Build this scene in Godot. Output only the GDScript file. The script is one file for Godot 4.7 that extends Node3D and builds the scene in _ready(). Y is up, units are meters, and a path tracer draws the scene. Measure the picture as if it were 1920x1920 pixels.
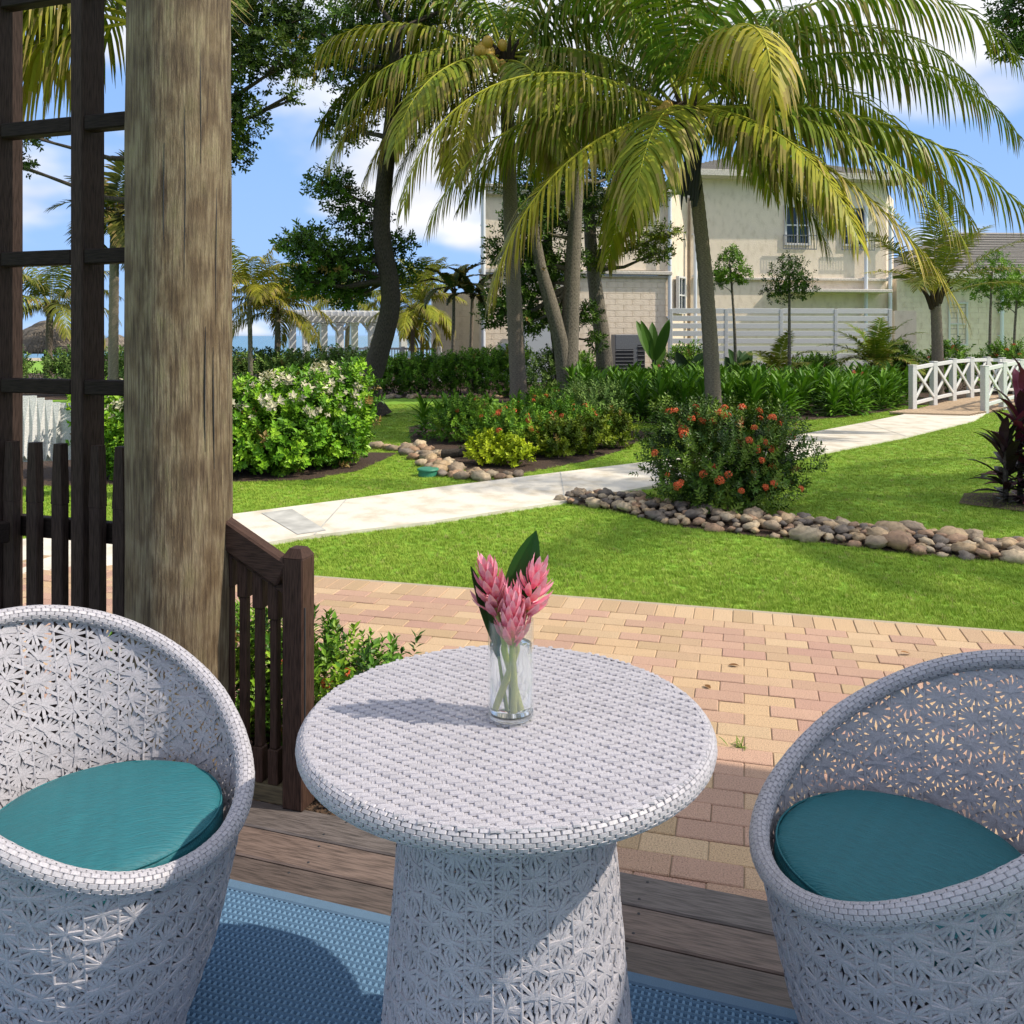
extends Node3D
# A porch with white wicker chairs and a table, looking out over a tropical garden to the sea.
# Metres, y up. The deck is y = 0, the garden about y = -0.1. The camera looks along -z.

const GY := -0.10
const F := 1618.0 / 1920.0
var rng := RandomNumberGenerator.new()
var M := {}
var names := {}

class MB:
	var v := PackedVector3Array()
	var n := PackedVector3Array()
	var u := PackedVector2Array()
	var c := PackedColorArray()
	var col := Color.WHITE
	func tri(a: Vector3, b: Vector3, d: Vector3, na: Vector3, nb: Vector3, nd: Vector3, ua := Vector2.ZERO, ub := Vector2.ZERO, ud := Vector2.ZERO) -> void:
		if (b - a).cross(d - a).dot(na + nb + nd) > 0.0:
			v.append(a); v.append(d); v.append(b)
			n.append(na); n.append(nd); n.append(nb)
			u.append(ua); u.append(ud); u.append(ub)
		else:
			v.append(a); v.append(b); v.append(d)
			n.append(na); n.append(nb); n.append(nd)
			u.append(ua); u.append(ub); u.append(ud)
		c.append(col); c.append(col); c.append(col)
	func quad(a: Vector3, b: Vector3, d: Vector3, e: Vector3, nn: Vector3) -> void:
		tri(a, b, d, nn, nn, nn, Vector2(0, 0), Vector2(1, 0), Vector2(1, 1))
		tri(a, d, e, nn, nn, nn, Vector2(0, 0), Vector2(1, 1), Vector2(0, 1))
	func face(a: Vector3, b: Vector3, d: Vector3, e: Vector3, inside: Vector3) -> void:
		var nn := (b - a).cross(d - a)
		if nn.length_squared() < 1e-16:
			nn = (d - a).cross(e - a)
		nn = nn.normalized()
		if nn.dot((a + b + d + e) * 0.25 - inside) < 0.0:
			nn = -nn
		quad(a, b, d, e, nn)
	func leaf2(a: Vector3, b: Vector3, d: Vector3) -> void:
		var nn := (d - a).cross(b - a).normalized()
		if nn.y < 0.0:
			nn = -nn
		tri(a, b, d, nn, nn, nn)
	# a box with chamfered edges, size s about the origin of t
	func box(t: Transform3D, s: Vector3, bev := 0.0) -> void:
		var h := s * 0.5
		if bev <= 0.0:
			for ax in 3:
				for sg in [-1.0, 1.0]:
					var nn := Vector3.ZERO; nn[ax] = sg
					var i := (ax + 1) % 3; var j := (ax + 2) % 3
					var q := []
					for k in [[-1, -1], [1, -1], [1, 1], [-1, 1]]:
						var p := Vector3.ZERO; p[ax] = sg * h[ax]; p[i] = k[0] * h[i]; p[j] = k[1] * h[j]
						q.append(t * p)
					quad(q[0], q[1], q[2], q[3], (t.basis * nn).normalized())
			return
		var g := h - Vector3.ONE * bev
		for ax in 3:
			var i := (ax + 1) % 3; var j := (ax + 2) % 3
			for sg in [-1.0, 1.0]:
				var nn := Vector3.ZERO; nn[ax] = sg
				var q := []
				for k in [[-1, -1], [1, -1], [1, 1], [-1, 1]]:
					var p := Vector3.ZERO; p[ax] = sg * h[ax]; p[i] = k[0] * g[i]; p[j] = k[1] * g[j]
					q.append(t * p)
				quad(q[0], q[1], q[2], q[3], (t.basis * nn).normalized())
			for si in [-1.0, 1.0]:
				for sj in [-1.0, 1.0]:
					var q := []
					for k in [[-1, 0], [1, 0], [1, 1], [-1, 1]]:
						var p := Vector3.ZERO; p[ax] = k[0] * g[ax]
						p[i] = si * (h[i] if k[1] == 0 else g[i]); p[j] = sj * (g[j] if k[1] == 0 else h[j])
						q.append(t * p)
					var nn := Vector3.ZERO; nn[i] = si; nn[j] = sj
					quad(q[0], q[1], q[2], q[3], (t.basis * nn).normalized())
		for a in [-1.0, 1.0]:
			for b in [-1.0, 1.0]:
				for d in [-1.0, 1.0]:
					var nn := (t.basis * Vector3(a, b, d)).normalized()
					tri(t * Vector3(a * h.x, b * g.y, d * g.z), t * Vector3(a * g.x, b * h.y, d * g.z), t * Vector3(a * g.x, b * g.y, d * h.z), nn, nn, nn)
	func bar(a: Vector3, b: Vector3, w: float, h: float, bev := 0.0, up := Vector3.UP) -> void:
		var z := (b - a).normalized()
		var x := up.cross(z).normalized()
		box(Transform3D(Basis(x, z.cross(x), z), (a + b) * 0.5), Vector3(w, h, a.distance_to(b)), bev)
	func tube(p: Array, r: Array, sides := 10, cap := true, vlen := 1.0) -> void:
		var rings := []; var nrm := []; var along := 0.0; var al := []
		var ref := Vector3(0.31, 0.2, 0.93)
		for i in p.size():
			var t: Vector3 = (p[mini(i + 1, p.size() - 1)] - p[maxi(i - 1, 0)]).normalized()
			var x := (ref - t * ref.dot(t)).normalized()
			ref = x
			var y := t.cross(x)
			var ring := []; var nr := []
			for k in sides + 1:
				var a := TAU * k / sides
				var d := x * cos(a) + y * sin(a)
				ring.append(p[i] + d * r[i]); nr.append(d)
			rings.append(ring); nrm.append(nr)
			if i > 0: along += p[i].distance_to(p[i - 1])
			al.append(along / vlen)
		for i in p.size() - 1:
			for k in sides:
				var u0 := float(k) / sides; var u1 := float(k + 1) / sides
				tri(rings[i][k], rings[i][k + 1], rings[i + 1][k + 1], nrm[i][k], nrm[i][k + 1], nrm[i + 1][k + 1], Vector2(u0, al[i]), Vector2(u1, al[i]), Vector2(u1, al[i + 1]))
				tri(rings[i][k], rings[i + 1][k + 1], rings[i + 1][k], nrm[i][k], nrm[i + 1][k + 1], nrm[i + 1][k], Vector2(u0, al[i]), Vector2(u1, al[i + 1]), Vector2(u0, al[i + 1]))
		if cap:
			for e in [0, p.size() - 1]:
				var nn: Vector3 = (p[e] - p[1 if e == 0 else e - 1]).normalized()
				for k in sides:
					tri(p[e], rings[e][k], rings[e][k + 1], nn, nn, nn)
	# revolve (radius, height) pairs about y
	func lathe(pr: Array, segs := 32, at := Vector3.ZERO) -> void:
		var nr := []
		for i in pr.size():
			var a: Vector2 = pr[maxi(i - 1, 0)]; var b: Vector2 = pr[mini(i + 1, pr.size() - 1)]
			var t := (b - a).normalized()
			nr.append(Vector2(t.y, -t.x))
		for k in segs:
			var a0 := TAU * k / segs; var a1 := TAU * (k + 1) / segs
			var c0 := Vector3(cos(a0), 0, sin(a0)); var c1 := Vector3(cos(a1), 0, sin(a1))
			for i in pr.size() - 1:
				var p: Vector2 = pr[i]; var q: Vector2 = pr[i + 1]
				var A := at + c0 * p.x + Vector3.UP * p.y; var B := at + c1 * p.x + Vector3.UP * p.y
				var C := at + c1 * q.x + Vector3.UP * q.y; var D := at + c0 * q.x + Vector3.UP * q.y
				var nA: Vector3 = c0 * nr[i].x + Vector3.UP * nr[i].y; var nB: Vector3 = c1 * nr[i].x + Vector3.UP * nr[i].y
				var nC: Vector3 = c1 * nr[i + 1].x + Vector3.UP * nr[i + 1].y; var nD: Vector3 = c0 * nr[i + 1].x + Vector3.UP * nr[i + 1].y
				var u0 := float(k) / segs; var u1 := float(k + 1) / segs; var v0 := float(i) / pr.size(); var v1 := float(i + 1) / pr.size()
				if p.x > 1e-5: tri(A, B, C, nA, nB, nC, Vector2(u0, v0), Vector2(u1, v0), Vector2(u1, v1))
				if q.x > 1e-5: tri(A, C, D, nA, nC, nD, Vector2(u0, v0), Vector2(u1, v1), Vector2(u0, v1))
	func mesh() -> ArrayMesh:
		var a := []; a.resize(Mesh.ARRAY_MAX)
		a[Mesh.ARRAY_VERTEX] = v; a[Mesh.ARRAY_NORMAL] = n; a[Mesh.ARRAY_TEX_UV] = u; a[Mesh.ARRAY_COLOR] = c
		var m := ArrayMesh.new()
		m.add_surface_from_arrays(Mesh.PRIMITIVE_TRIANGLES, a)
		return m

func put(o: Node3D, called: String, parent: Node) -> Node3D:
	var key := str(parent.get_instance_id()) + called
	var k: int = names.get(key, 0)
	names[key] = k + 1
	o.name = called if k == 0 else "%s_%03d" % [called, k]
	parent.add_child(o)
	return o

func obj(called: String, mesh, mat: Material, parent: Node = self, xf := Transform3D.IDENTITY) -> MeshInstance3D:
	var o := MeshInstance3D.new()
	o.mesh = mesh.mesh() if mesh is MB else mesh
	o.material_override = mat
	o.transform = xf
	return put(o, called, parent)

func thing(called: String, label: String, category: String, at := Vector3.ZERO, turn := 0.0, group := "") -> Node3D:
	var o := Node3D.new()
	o.position = at; o.rotation.y = turn
	put(o, called, self)
	return tag(o, label, category, group)

func tag(o: Node, label: String, category: String, group := "") -> Node:
	o.set_meta("label", label); o.set_meta("category", category)
	if group: o.set_meta("group", group)
	return o

func struct(o: Node) -> Node:
	o.set_meta("kind", "structure")
	return o

func stuff(o: Node) -> Node:
	o.set_meta("kind", "stuff")
	return o

func dup(src: Node3D, at: Vector3, turn: float, label := "", scale := 1.0) -> Node3D:
	var o: Node3D = src.duplicate()
	var called := src.name.rstrip("0123456789").trim_suffix("_")
	put(o, called, self)
	o.position = at; o.rotation.y = turn; o.scale = Vector3.ONE * scale
	if label: o.set_meta("label", label)
	return o

func multi(called: String, mesh: Mesh, mat: Material, xf: Array, cols: Array, parent: Node = self) -> MultiMeshInstance3D:
	var mm := MultiMesh.new()
	mm.transform_format = MultiMesh.TRANSFORM_3D
	mm.use_colors = true
	mm.mesh = mesh
	mm.instance_count = xf.size()
	for i in xf.size():
		mm.set_instance_transform(i, xf[i]); mm.set_instance_color(i, cols[i])
	var o := MultiMeshInstance3D.new()
	o.multimesh = mm
	o.material_override = mat
	return put(o, called, parent)

func R(a: float, b: float) -> float:
	return rng.randf_range(a, b)

func col(r: float, g: float, b: float) -> Color:   # real-world (linear) base colour -> the sRGB value albedo_color wants
	return Color(r, g, b).linear_to_srgb()

func noise(freq: float, ramp: Array, oct := 4, kind := FastNoiseLite.TYPE_SIMPLEX_SMOOTH, sd := 1, size := 512, nrm := 0.0) -> NoiseTexture2D:
	var f := FastNoiseLite.new()
	f.noise_type = kind; f.frequency = freq; f.fractal_octaves = oct; f.seed = sd
	var t := NoiseTexture2D.new()
	t.width = size; t.height = size; t.seamless = true; t.noise = f
	if nrm > 0.0:
		t.as_normal_map = true; t.bump_strength = nrm
		return t
	if ramp.size() == 0:
		return t
	var g := Gradient.new()
	var off := PackedFloat32Array(); var cs := PackedColorArray()
	for r in ramp:
		off.append(r[0]); cs.append(r[1])
	g.offsets = off; g.colors = cs
	t.color_ramp = g
	return t

func mat(c: Color, rough := 0.7, tex: Texture2D = null, tri := Vector3.ZERO, bump: Texture2D = null, bumpcm := 0.0, vc := false, spec := 0.5) -> StandardMaterial3D:
	var m := StandardMaterial3D.new()
	m.albedo_color = c; m.roughness = rough; m.metallic_specular = spec
	m.vertex_color_use_as_albedo = vc
	if tex: m.albedo_texture = tex
	if tri != Vector3.ZERO:
		m.uv1_triplanar = true; m.uv1_scale = tri
	if bump:
		m.heightmap_enabled = true; m.heightmap_texture = bump; m.heightmap_scale = bumpcm
	return m

func leafmat(rough := 0.45, back := 0.5, spec := 0.5) -> StandardMaterial3D:
	var m := mat(Color.WHITE, rough, null, Vector3.ZERO, null, 0.0, true, spec)
	m.cull_mode = BaseMaterial3D.CULL_DISABLED
	m.backlight_enabled = true; m.backlight = Color(back, back, back * 0.6)
	return m

func G(c: float) -> Color:
	return Color(c, c, c)

func make_materials() -> void:
	var grain := noise(0.02, [[0.0, G(0.55)], [0.5, G(0.85)], [1.0, G(1.0)]], 5, FastNoiseLite.TYPE_SIMPLEX_SMOOTH, 3)
	var fine := noise(0.06, [[0.0, G(0.72)], [1.0, G(1.0)]], 5, FastNoiseLite.TYPE_SIMPLEX_SMOOTH, 5)
	var gbump := noise(0.03, [], 5, FastNoiseLite.TYPE_SIMPLEX_SMOOTH, 8)
	M.wicker = mat(col(0.555, 0.535, 0.585), 0.5, fine, Vector3(9, 9, 9), null, 0.0, true)
	M.dark_wood = mat(col(0.085, 0.048, 0.036), 0.5, grain, Vector3(14, 1.1, 14), gbump, 0.06, false, 0.25)
	M.dark_wood_x = mat(col(0.085, 0.048, 0.036), 0.5, grain, Vector3(1.1, 14, 14), gbump, 0.06, false, 0.25)
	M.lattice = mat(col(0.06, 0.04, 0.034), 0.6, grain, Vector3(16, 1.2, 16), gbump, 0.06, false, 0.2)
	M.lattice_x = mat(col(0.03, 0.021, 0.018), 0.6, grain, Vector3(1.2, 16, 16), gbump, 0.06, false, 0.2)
	var pw := noise(0.012, [[0.0, Color(0.36, 0.29, 0.23)], [0.32, Color(0.56, 0.49, 0.40)], [0.6, Color(0.72, 0.66, 0.55)], [1.0, Color(0.84, 0.79, 0.67)]], 6, FastNoiseLite.TYPE_SIMPLEX_SMOOTH, 31)
	M.post = mat(col(0.50, 0.47, 0.43), 0.75, pw, Vector3(20, 0.8, 20), noise(0.05, [], 5, FastNoiseLite.TYPE_SIMPLEX_SMOOTH, 14), 0.3)
	M.post.detail_enabled = true
	M.post.detail_blend_mode = BaseMaterial3D.BLEND_MODE_MUL
	M.post.detail_albedo = noise(0.014, [[0.0, Color(0.6, 0.52, 0.46)], [0.38, Color(0.82, 0.78, 0.73)], [0.62, G(1.0)], [1.0, Color(0.96, 1.0, 0.9)]], 4, FastNoiseLite.TYPE_SIMPLEX_SMOOTH, 77)
	M.post.detail_uv_layer = BaseMaterial3D.DETAIL_UV_2
	M.post.uv2_triplanar = true; M.post.uv2_scale = Vector3(2.2, 0.7, 2.2)
	M.deck = mat(Color.WHITE, 0.5, grain, Vector3(0.9, 12, 12), gbump, 0.08, true)
	M.brick = mat(Color.WHITE, 0.85, noise(0.09, [[0.0, G(0.5)], [0.35, G(0.86)], [1.0, G(1.0)]], 4, FastNoiseLite.TYPE_SIMPLEX_SMOOTH, 21), Vector3(3, 3, 3), noise(0.12, [], 3, FastNoiseLite.TYPE_SIMPLEX_SMOOTH, 22), 0.3, true)
	M.brick.uv1_world_triplanar = true
	M.sand = mat(col(0.5, 0.42, 0.3), 0.95, fine, Vector3(4, 4, 4))
	M.teal = mat(col(0.009, 0.14, 0.172), 0.62, noise(0.03, [[0.0, G(0.78)], [0.5, G(0.95)], [1.0, Color(1.0, 1.0, 1.0)]], 4, FastNoiseLite.TYPE_SIMPLEX_SMOOTH, 41), Vector3(1.5, 10, 22), noise(0.02, [], 3, FastNoiseLite.TYPE_SIMPLEX_SMOOTH, 42), 0.22)
	M.teal.rim_enabled = true; M.teal.rim = 0.1; M.teal.rim_tint = 0.6
	M.path = mat(col(0.70, 0.65, 0.56), 0.85, noise(0.012, [[0.0, Color(0.85, 0.83, 0.79)], [0.5, G(0.96)], [1.0, G(1.0)]], 6, FastNoiseLite.TYPE_SIMPLEX_SMOOTH, 51), Vector3(0.45, 0.45, 0.45), noise(0.1, [], 3), 0.2)
	M.path_band = mat(col(0.56, 0.555, 0.52), 0.8, noise(0.012, [[0.0, G(0.78)], [1.0, G(1.0)]], 3), Vector3(0.7, 0.7, 0.7))
	M.white = mat(col(0.84, 0.84, 0.83), 0.45, fine, Vector3(1.5, 1.5, 1.5))
	M.lawn = mat(Color.WHITE, 0.9, noise(0.03, [[0.0, Color(0.36, 0.52, 0.10)], [0.5, Color(0.45, 0.62, 0.14)], [1.0, Color(0.54, 0.68, 0.2)]], 6, FastNoiseLite.TYPE_SIMPLEX_SMOOTH, 61), Vector3(0.55, 0.55, 0.55), noise(0.2, [], 3), 1.0)
	M.soil = mat(col(0.13, 0.075, 0.045), 0.95, noise(0.05, [[0.0, G(0.45)], [1.0, G(1.0)]], 5), Vector3(1.2, 1.2, 1.2), noise(0.08, [], 4), 2.0)
	M.stone = mat(Color.WHITE, 0.7, noise(0.02, [[0.0, G(0.6)], [0.5, G(0.85)], [1.0, G(1.0)]], 5, FastNoiseLite.TYPE_SIMPLEX_SMOOTH, 71), Vector3(2, 2, 2), noise(0.1, [], 3), 0.3, true)
	M.stone.uv1_world_triplanar = true
	M.leaf = leafmat(0.5, 0.45, 0.3)
	M.glossy_leaf = leafmat(0.42, 0.38, 0.35)
	M.frond = leafmat(0.45, 0.55, 0.25)
	M.grass = leafmat(0.6, 0.5, 0.3)
	M.petal = leafmat(0.4, 0.6)
	M.bark = mat(col(0.12, 0.095, 0.07), 0.9, noise(0.03, [[0.0, G(0.4)], [0.55, G(0.8)], [1.0, G(1.0)]], 5, FastNoiseLite.TYPE_SIMPLEX_SMOOTH, 81), Vector3(3, 0.9, 3), noise(0.06, [], 5), 2.0)
	M.pale_bark = mat(col(0.3, 0.26, 0.2), 0.9, noise(0.02, [[0.0, G(0.35)], [0.5, G(0.8)], [1.0, G(1.0)]], 5, FastNoiseLite.TYPE_SIMPLEX_SMOOTH, 83), Vector3(3, 1.4, 3), noise(0.06, [], 5), 1.5)
	M.palm_bark = mat(col(0.46, 0.37, 0.28), 0.9, noise(0.03, [[0.0, G(0.45)], [1.0, G(1.0)]], 4, FastNoiseLite.TYPE_SIMPLEX_SMOOTH, 85), Vector3(1.2, 5, 1.2), noise(0.06, [], 4), 1.2)
	M.fibre = mat(col(0.07, 0.045, 0.025), 0.95, grain, Vector3(12, 1.5, 12), gbump, 0.5)
	M.fibre.cull_mode = BaseMaterial3D.CULL_DISABLED
	M.coconut = mat(col(0.74, 0.46, 0.07), 0.5, fine, Vector3(4, 4, 4))
	M.wall = mat(col(0.80, 0.685, 0.545), 0.9, noise(0.02, [[0.0, Color(0.9, 0.89, 0.87)], [0.4, G(0.97)], [1.0, G(1.0)]], 5, FastNoiseLite.TYPE_SIMPLEX_SMOOTH, 91), Vector3(0.35, 0.2, 0.35), noise(0.15, [], 3), 0.6)
	M.trim = mat(col(0.74, 0.68, 0.6), 0.8, fine, Vector3(0.5, 0.5, 0.5))
	M.steel_pipe = mat(col(0.66, 0.69, 0.74), 0.45)
	M.metal_grey = mat(col(0.2, 0.21, 0.23), 0.45, fine, Vector3(1, 1, 1))
	M.dark_gap = mat(col(0.02, 0.02, 0.025), 0.6)
	M.glass_pane = mat(Color(0.09, 0.15, 0.16), 0.08)
	M.roof = mat(col(0.42, 0.385, 0.35), 0.9, noise(0.06, [[0.0, G(0.6)], [1.0, G(1.0)]], 4), Vector3(0.6, 1.5, 0.6))
	M.thatch = mat(col(0.3, 0.25, 0.2), 0.95, grain, Vector3(6, 1.5, 6), gbump, 0.5)
	M.bridge_deck = mat(col(0.62, 0.45, 0.29), 0.75, grain, Vector3(4, 4, 0.6))
	M.sea = mat(col(0.045, 0.17, 0.26), 0.25, null, Vector3(0.02, 0.02, 0.02), noise(0.05, [], 5), 40.0)
	M.green_plastic = mat(col(0.03, 0.2, 0.12), 0.5)

func sun_dir() -> Vector3:
	var e := deg_to_rad(46.0); var a := deg_to_rad(100.0)
	return Vector3(sin(a) * cos(e), sin(e), -cos(a) * cos(e))

func make_sky() -> Image:
	var w := 2048; var h := 1024
	var im := Image.create_empty(w, h, false, Image.FORMAT_RGBF)
	var f := FastNoiseLite.new()
	f.noise_type = FastNoiseLite.TYPE_SIMPLEX_SMOOTH; f.frequency = 0.55; f.fractal_octaves = 6; f.fractal_gain = 0.52; f.seed = 12
	var g := FastNoiseLite.new()
	g.noise_type = FastNoiseLite.TYPE_SIMPLEX_SMOOTH; g.frequency = 1.1; g.fractal_octaves = 5; g.seed = 5
	var s := sun_dir()
	for y in h:
		var el := (0.5 - (y + 0.5) / h) * PI
		if el < -0.02:
			im.fill_rect(Rect2i(0, y, w, h - y), Color(0.2, 0.26, 0.33))
			break
		var se := sin(maxf(el, 0.0)); var ce := cos(el)
		var base := Color(0.27, 0.42, 0.66).lerp(Color(0.15, 0.29, 0.60), clampf(pow(se * 2.2, 0.7), 0.0, 1.0))
		for x in w:
			var az := TAU * (x + 0.5) / w
			var d := Vector3(sin(az) * ce, se, -cos(az) * ce)
			var q := d.rotated(Vector3.UP, -4.2) / (d.y + 0.22)      # a flat layer of cloud overhead
			var k := f.get_noise_3d(q.x * 1.5, 7.3, q.z * 1.5)
			var low := clampf((se - 0.05) / 0.2, 0.0, 1.0)
			var high := clampf((se - 0.28) / 0.35, 0.0, 1.0)     # broken cloud thickens overhead, mostly out of view, to brighten the shade
			var cov := smoothstep(0.14 - 0.36 * low - 0.3 * high, 0.5 - 0.2 * low - 0.25 * high, k + 0.02)
			var shade := 0.5 + 0.5 * g.get_noise_3d(q.x * 2.0 + 3.0, 1.0, q.z * 2.0)
			var cl := Color(0.48, 0.485, 0.525).lerp(Color(0.74, 0.725, 0.715), clampf(shade * 1.1, 0.0, 1.0))
			var near_sun := pow(maxf(d.dot(s), 0.0), 6.0) * 0.35
			var c := base.lerp(cl, cov * 0.92)
			c = c + Color(near_sun, near_sun, near_sun * 0.95)
			im.set_pixel(x, y, c)
	return im

# ---------------------------------------------------------------- porch
const DECK_AT := Vector3(-0.653, 0.0, -2.654)
const DECK_TURN := -0.3176
func on_deck(u: float, y: float, w: float) -> Vector3:    # u along the deck's edge, w inwards from it
	return DECK_AT + Vector3(cos(DECK_TURN), 0, -sin(DECK_TURN)) * u + Vector3(sin(DECK_TURN), 0, cos(DECK_TURN)) * w + Vector3.UP * y

func make_deck() -> void:
	var d := thing("deck_floor", "", "deck", DECK_AT, DECK_TURN)
	d.remove_meta("label"); d.remove_meta("category"); struct(d)
	var screw := MB.new()
	screw.lathe([Vector2(0, 0.0012), Vector2(0.0035, 0.0012), Vector2(0.0042, 0.0)], 8)
	var sm := screw.mesh()
	for i in 22:
		var w := 0.004 + 0.131 * i
		var mb := MB.new()
		var t := R(0.75, 1.2)
		var c := Color(0.17, 0.128, 0.112) * t
		if i == 0: c = Color(0.17, 0.145, 0.137)
		if i == 1: c = Color(0.21, 0.152, 0.127)
		mb.col = c
		mb.box(Transform3D(Basis(), Vector3(R(-0.3, 0.3), -0.017, w + 0.0625)), Vector3(7.4, 0.034, 0.125), 0.004)
		var pl := obj("plank", mb, M.deck, d)
		if i < 4:
			for k in 13:
				for s in [0.025, 0.1]:
					obj("screw", sm, M.dark_gap, pl, Transform3D(Basis(), Vector3(-2.6 + 0.46 * k + R(-0.02, 0.02), 0.0, w + s)))
	var f := MB.new()
	f.col = Color(0.09, 0.07, 0.06)
	f.box(Transform3D(Basis(), Vector3(0, -0.075, 0.05)), Vector3(7.2, 0.08, 0.03), 0.003)
	f.box(Transform3D(Basis(), Vector3(0, -0.075, 1.5)), Vector3(7.2, 0.08, 2.9), 0.003)
	obj("fascia", f, M.deck, d)

func make_rug() -> void:
	# waffle weave: raised crossing cords, a bound edge
	var t := thing("rug", "blue waffle-weave outdoor rug lying on the brown deck boards", "rug", DECK_AT, DECK_TURN)
	var m := StandardMaterial3D.new()
	m.albedo_texture = noise(0.1, [[0.0, G(0.6)], [1.0, G(1.0)]], 4)
	m.uv1_triplanar = true; m.uv1_scale = Vector3(5, 5, 5)
	m.albedo_color = col(0.1, 0.21, 0.355)
	m.roughness = 0.95
	var mb := MB.new()
	var L := 3.3; var W := 2.3; var u0 := -1.05; var w0 := 0.375
	# real ribs of the weave: a shallow ridge every 14 mm across the rug near the front, the fine weave in the relief
	var n := 124
	for i in n:
		var a := w0 + 0.035 + (W - 0.07) * i / n; var b := a + (W - 0.07) / n
		for k in 4:
			var p := a + (b - a) * k / 4.0; var q := a + (b - a) * (k + 1) / 4.0
			var ys := [0.004, 0.0085, 0.01, 0.0085, 0.004]
			var A := Vector3(u0 + 0.035, ys[k], p); var B := Vector3(u0 + L - 0.035, ys[k], p); var C := Vector3(u0 + L - 0.035, ys[k + 1], q); var D := Vector3(u0 + 0.035, ys[k + 1], q)
			var nn := Vector3(0, b - a, (ys[k] - ys[k + 1]) * 4.0).normalized()
			var s := 1.0 / 0.0307
			mb.tri(A, B, C, nn, nn, nn, Vector2(A.x, A.z) * s, Vector2(B.x, B.z) * s, Vector2(C.x, C.z) * s)
			mb.tri(A, C, D, nn, nn, nn, Vector2(A.x, A.z) * s, Vector2(C.x, C.z) * s, Vector2(D.x, D.z) * s)
	stuff(obj("woven_field", mb, m, t))
	var cc := MB.new()
	var nc := 216
	for i in nc:
		var x := u0 + 0.04 + (L - 0.08) * (i + 0.5) / nc
		var z0 := w0 + 0.035; var z1 := w0 + W - 0.035
		var q := [Vector2(-0.0045, 0.003), Vector2(-0.0025, 0.0086), Vector2(0.0025, 0.0086), Vector2(0.0045, 0.003)]
		for k in 3:
			var A := Vector3(x + q[k].x, q[k].y, z0); var B := Vector3(x + q[k + 1].x, q[k + 1].y, z0)
			var C := Vector3(x + q[k + 1].x, q[k + 1].y, z1); var D := Vector3(x + q[k].x, q[k].y, z1)
			cc.face(A, B, C, D, Vector3(x, -0.05, (z0 + z1) * 0.5))
	stuff(obj("woven_cords", cc, mat(col(0.12, 0.23, 0.365), 0.95), t))
	var e := MB.new()
	for s in [[Vector3(u0, 0.0065, w0 + 0.0175), Vector3(u0 + L, 0.0065, w0 + 0.0175)], [Vector3(u0, 0.0065, w0 + W - 0.0175), Vector3(u0 + L, 0.0065, w0 + W - 0.0175)]]:
		e.bar(s[0], s[1], 0.035, 0.011, 0.004)
	for s in [u0 + 0.0175, u0 + L - 0.0175]:
		e.bar(Vector3(s, 0.0065, w0 + 0.035), Vector3(s, 0.0065, w0 + W - 0.035), 0.035, 0.011, 0.004)
	obj("bound_edge", e, mat(col(0.14, 0.25, 0.385), 0.9, noise(0.2, [[0.0, G(0.7)], [1.0, G(1.0)]], 2), Vector3(6, 6, 6), noise(0.3, [], 2), 0.15), t)

# a many-rayed star of flat strands that fills one cell of the weave; S maps (a, b) of the cell to the surface, nS its outward normal
func star(mb: MB, S: Callable, nS: Callable, a0: float, b0: float, da: float, db: float) -> void:
	var rays := rng.randi_range(14, 17)
	var spin := R(-0.25, 0.25)
	var tone := R(0.93, 1.04)
	var ja := R(-0.06, 0.06) * da; var jb := R(-0.06, 0.06) * db
	var c: Vector3 = S.call(a0 + ja, b0 + jb)
	var nn: Vector3 = nS.call(a0, b0)
	for k in rays + 5:
		mb.col = G(tone * R(0.9, 1.06))
		var p: Vector3; var q: Vector3; var w := 0.0034 * R(0.9, 1.1); var lift := R(-0.0016, 0.0022)
		if k < rays:
			var an := TAU * (k + R(-0.18, 0.18)) / rays + spin
			var x := cos(an); var y := sin(an)
			var m := 0.53 / maxf(absf(x), absf(y)) * R(0.92, 1.14)
			q = S.call(a0 + x * m * da, b0 + y * m * db)
			p = c + (c - q).normalized() * 0.004
			lift += 0.0015
		elif k == rays:
			p = S.call(a0 - 0.5 * da, b0 + R(-0.05, 0.05) * db); q = S.call(a0 + 0.5 * da, b0 + R(-0.05, 0.05) * db); lift = 0.004
		else:
			var sx := 1.0 if k % 2 == 0 else -1.0; var sy := 1.0 if k - rays < 3 else -1.0
			p = S.call(a0 + sx * 0.5 * da, b0 + sy * 0.22 * db); q = S.call(a0 + sx * 0.14 * da, b0 + sy * 0.56 * db); lift = -0.001
		var t := (q - p)
		if t.length() < 0.004: continue
		t = t.normalized()
		var side := nn.cross(t).normalized() * w
		var up := nn * 0.0013
		var o := nn * lift
		var mid := (p + q) * 0.5 + nn * 0.0012
		var pts := [p, mid, q]
		for i in 2:
			var P0: Vector3 = pts[i] + o; var P1: Vector3 = pts[i + 1] + o
			var s0 := side; var s1 := side
			mb.face(P0 - s0 * 0.7 + up, P0 + s0 * 0.7 + up, P1 + s1 * 0.7 + up, P1 - s1 * 0.7 + up, P0 - nn)
			mb.face(P0 + s0 * 0.7 + up, P0 + s0 - up, P1 + s1 - up, P1 + s1 * 0.7 + up, P0)
			mb.face(P0 - s0 * 0.7 + up, P0 - s0 - up, P1 - s1 - up, P1 - s1 * 0.7 + up, P0)
			mb.face(P0 - s0 - up, P0 + s0 - up, P1 + s1 - up, P1 - s1 - up, P0 + nn)

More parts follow.
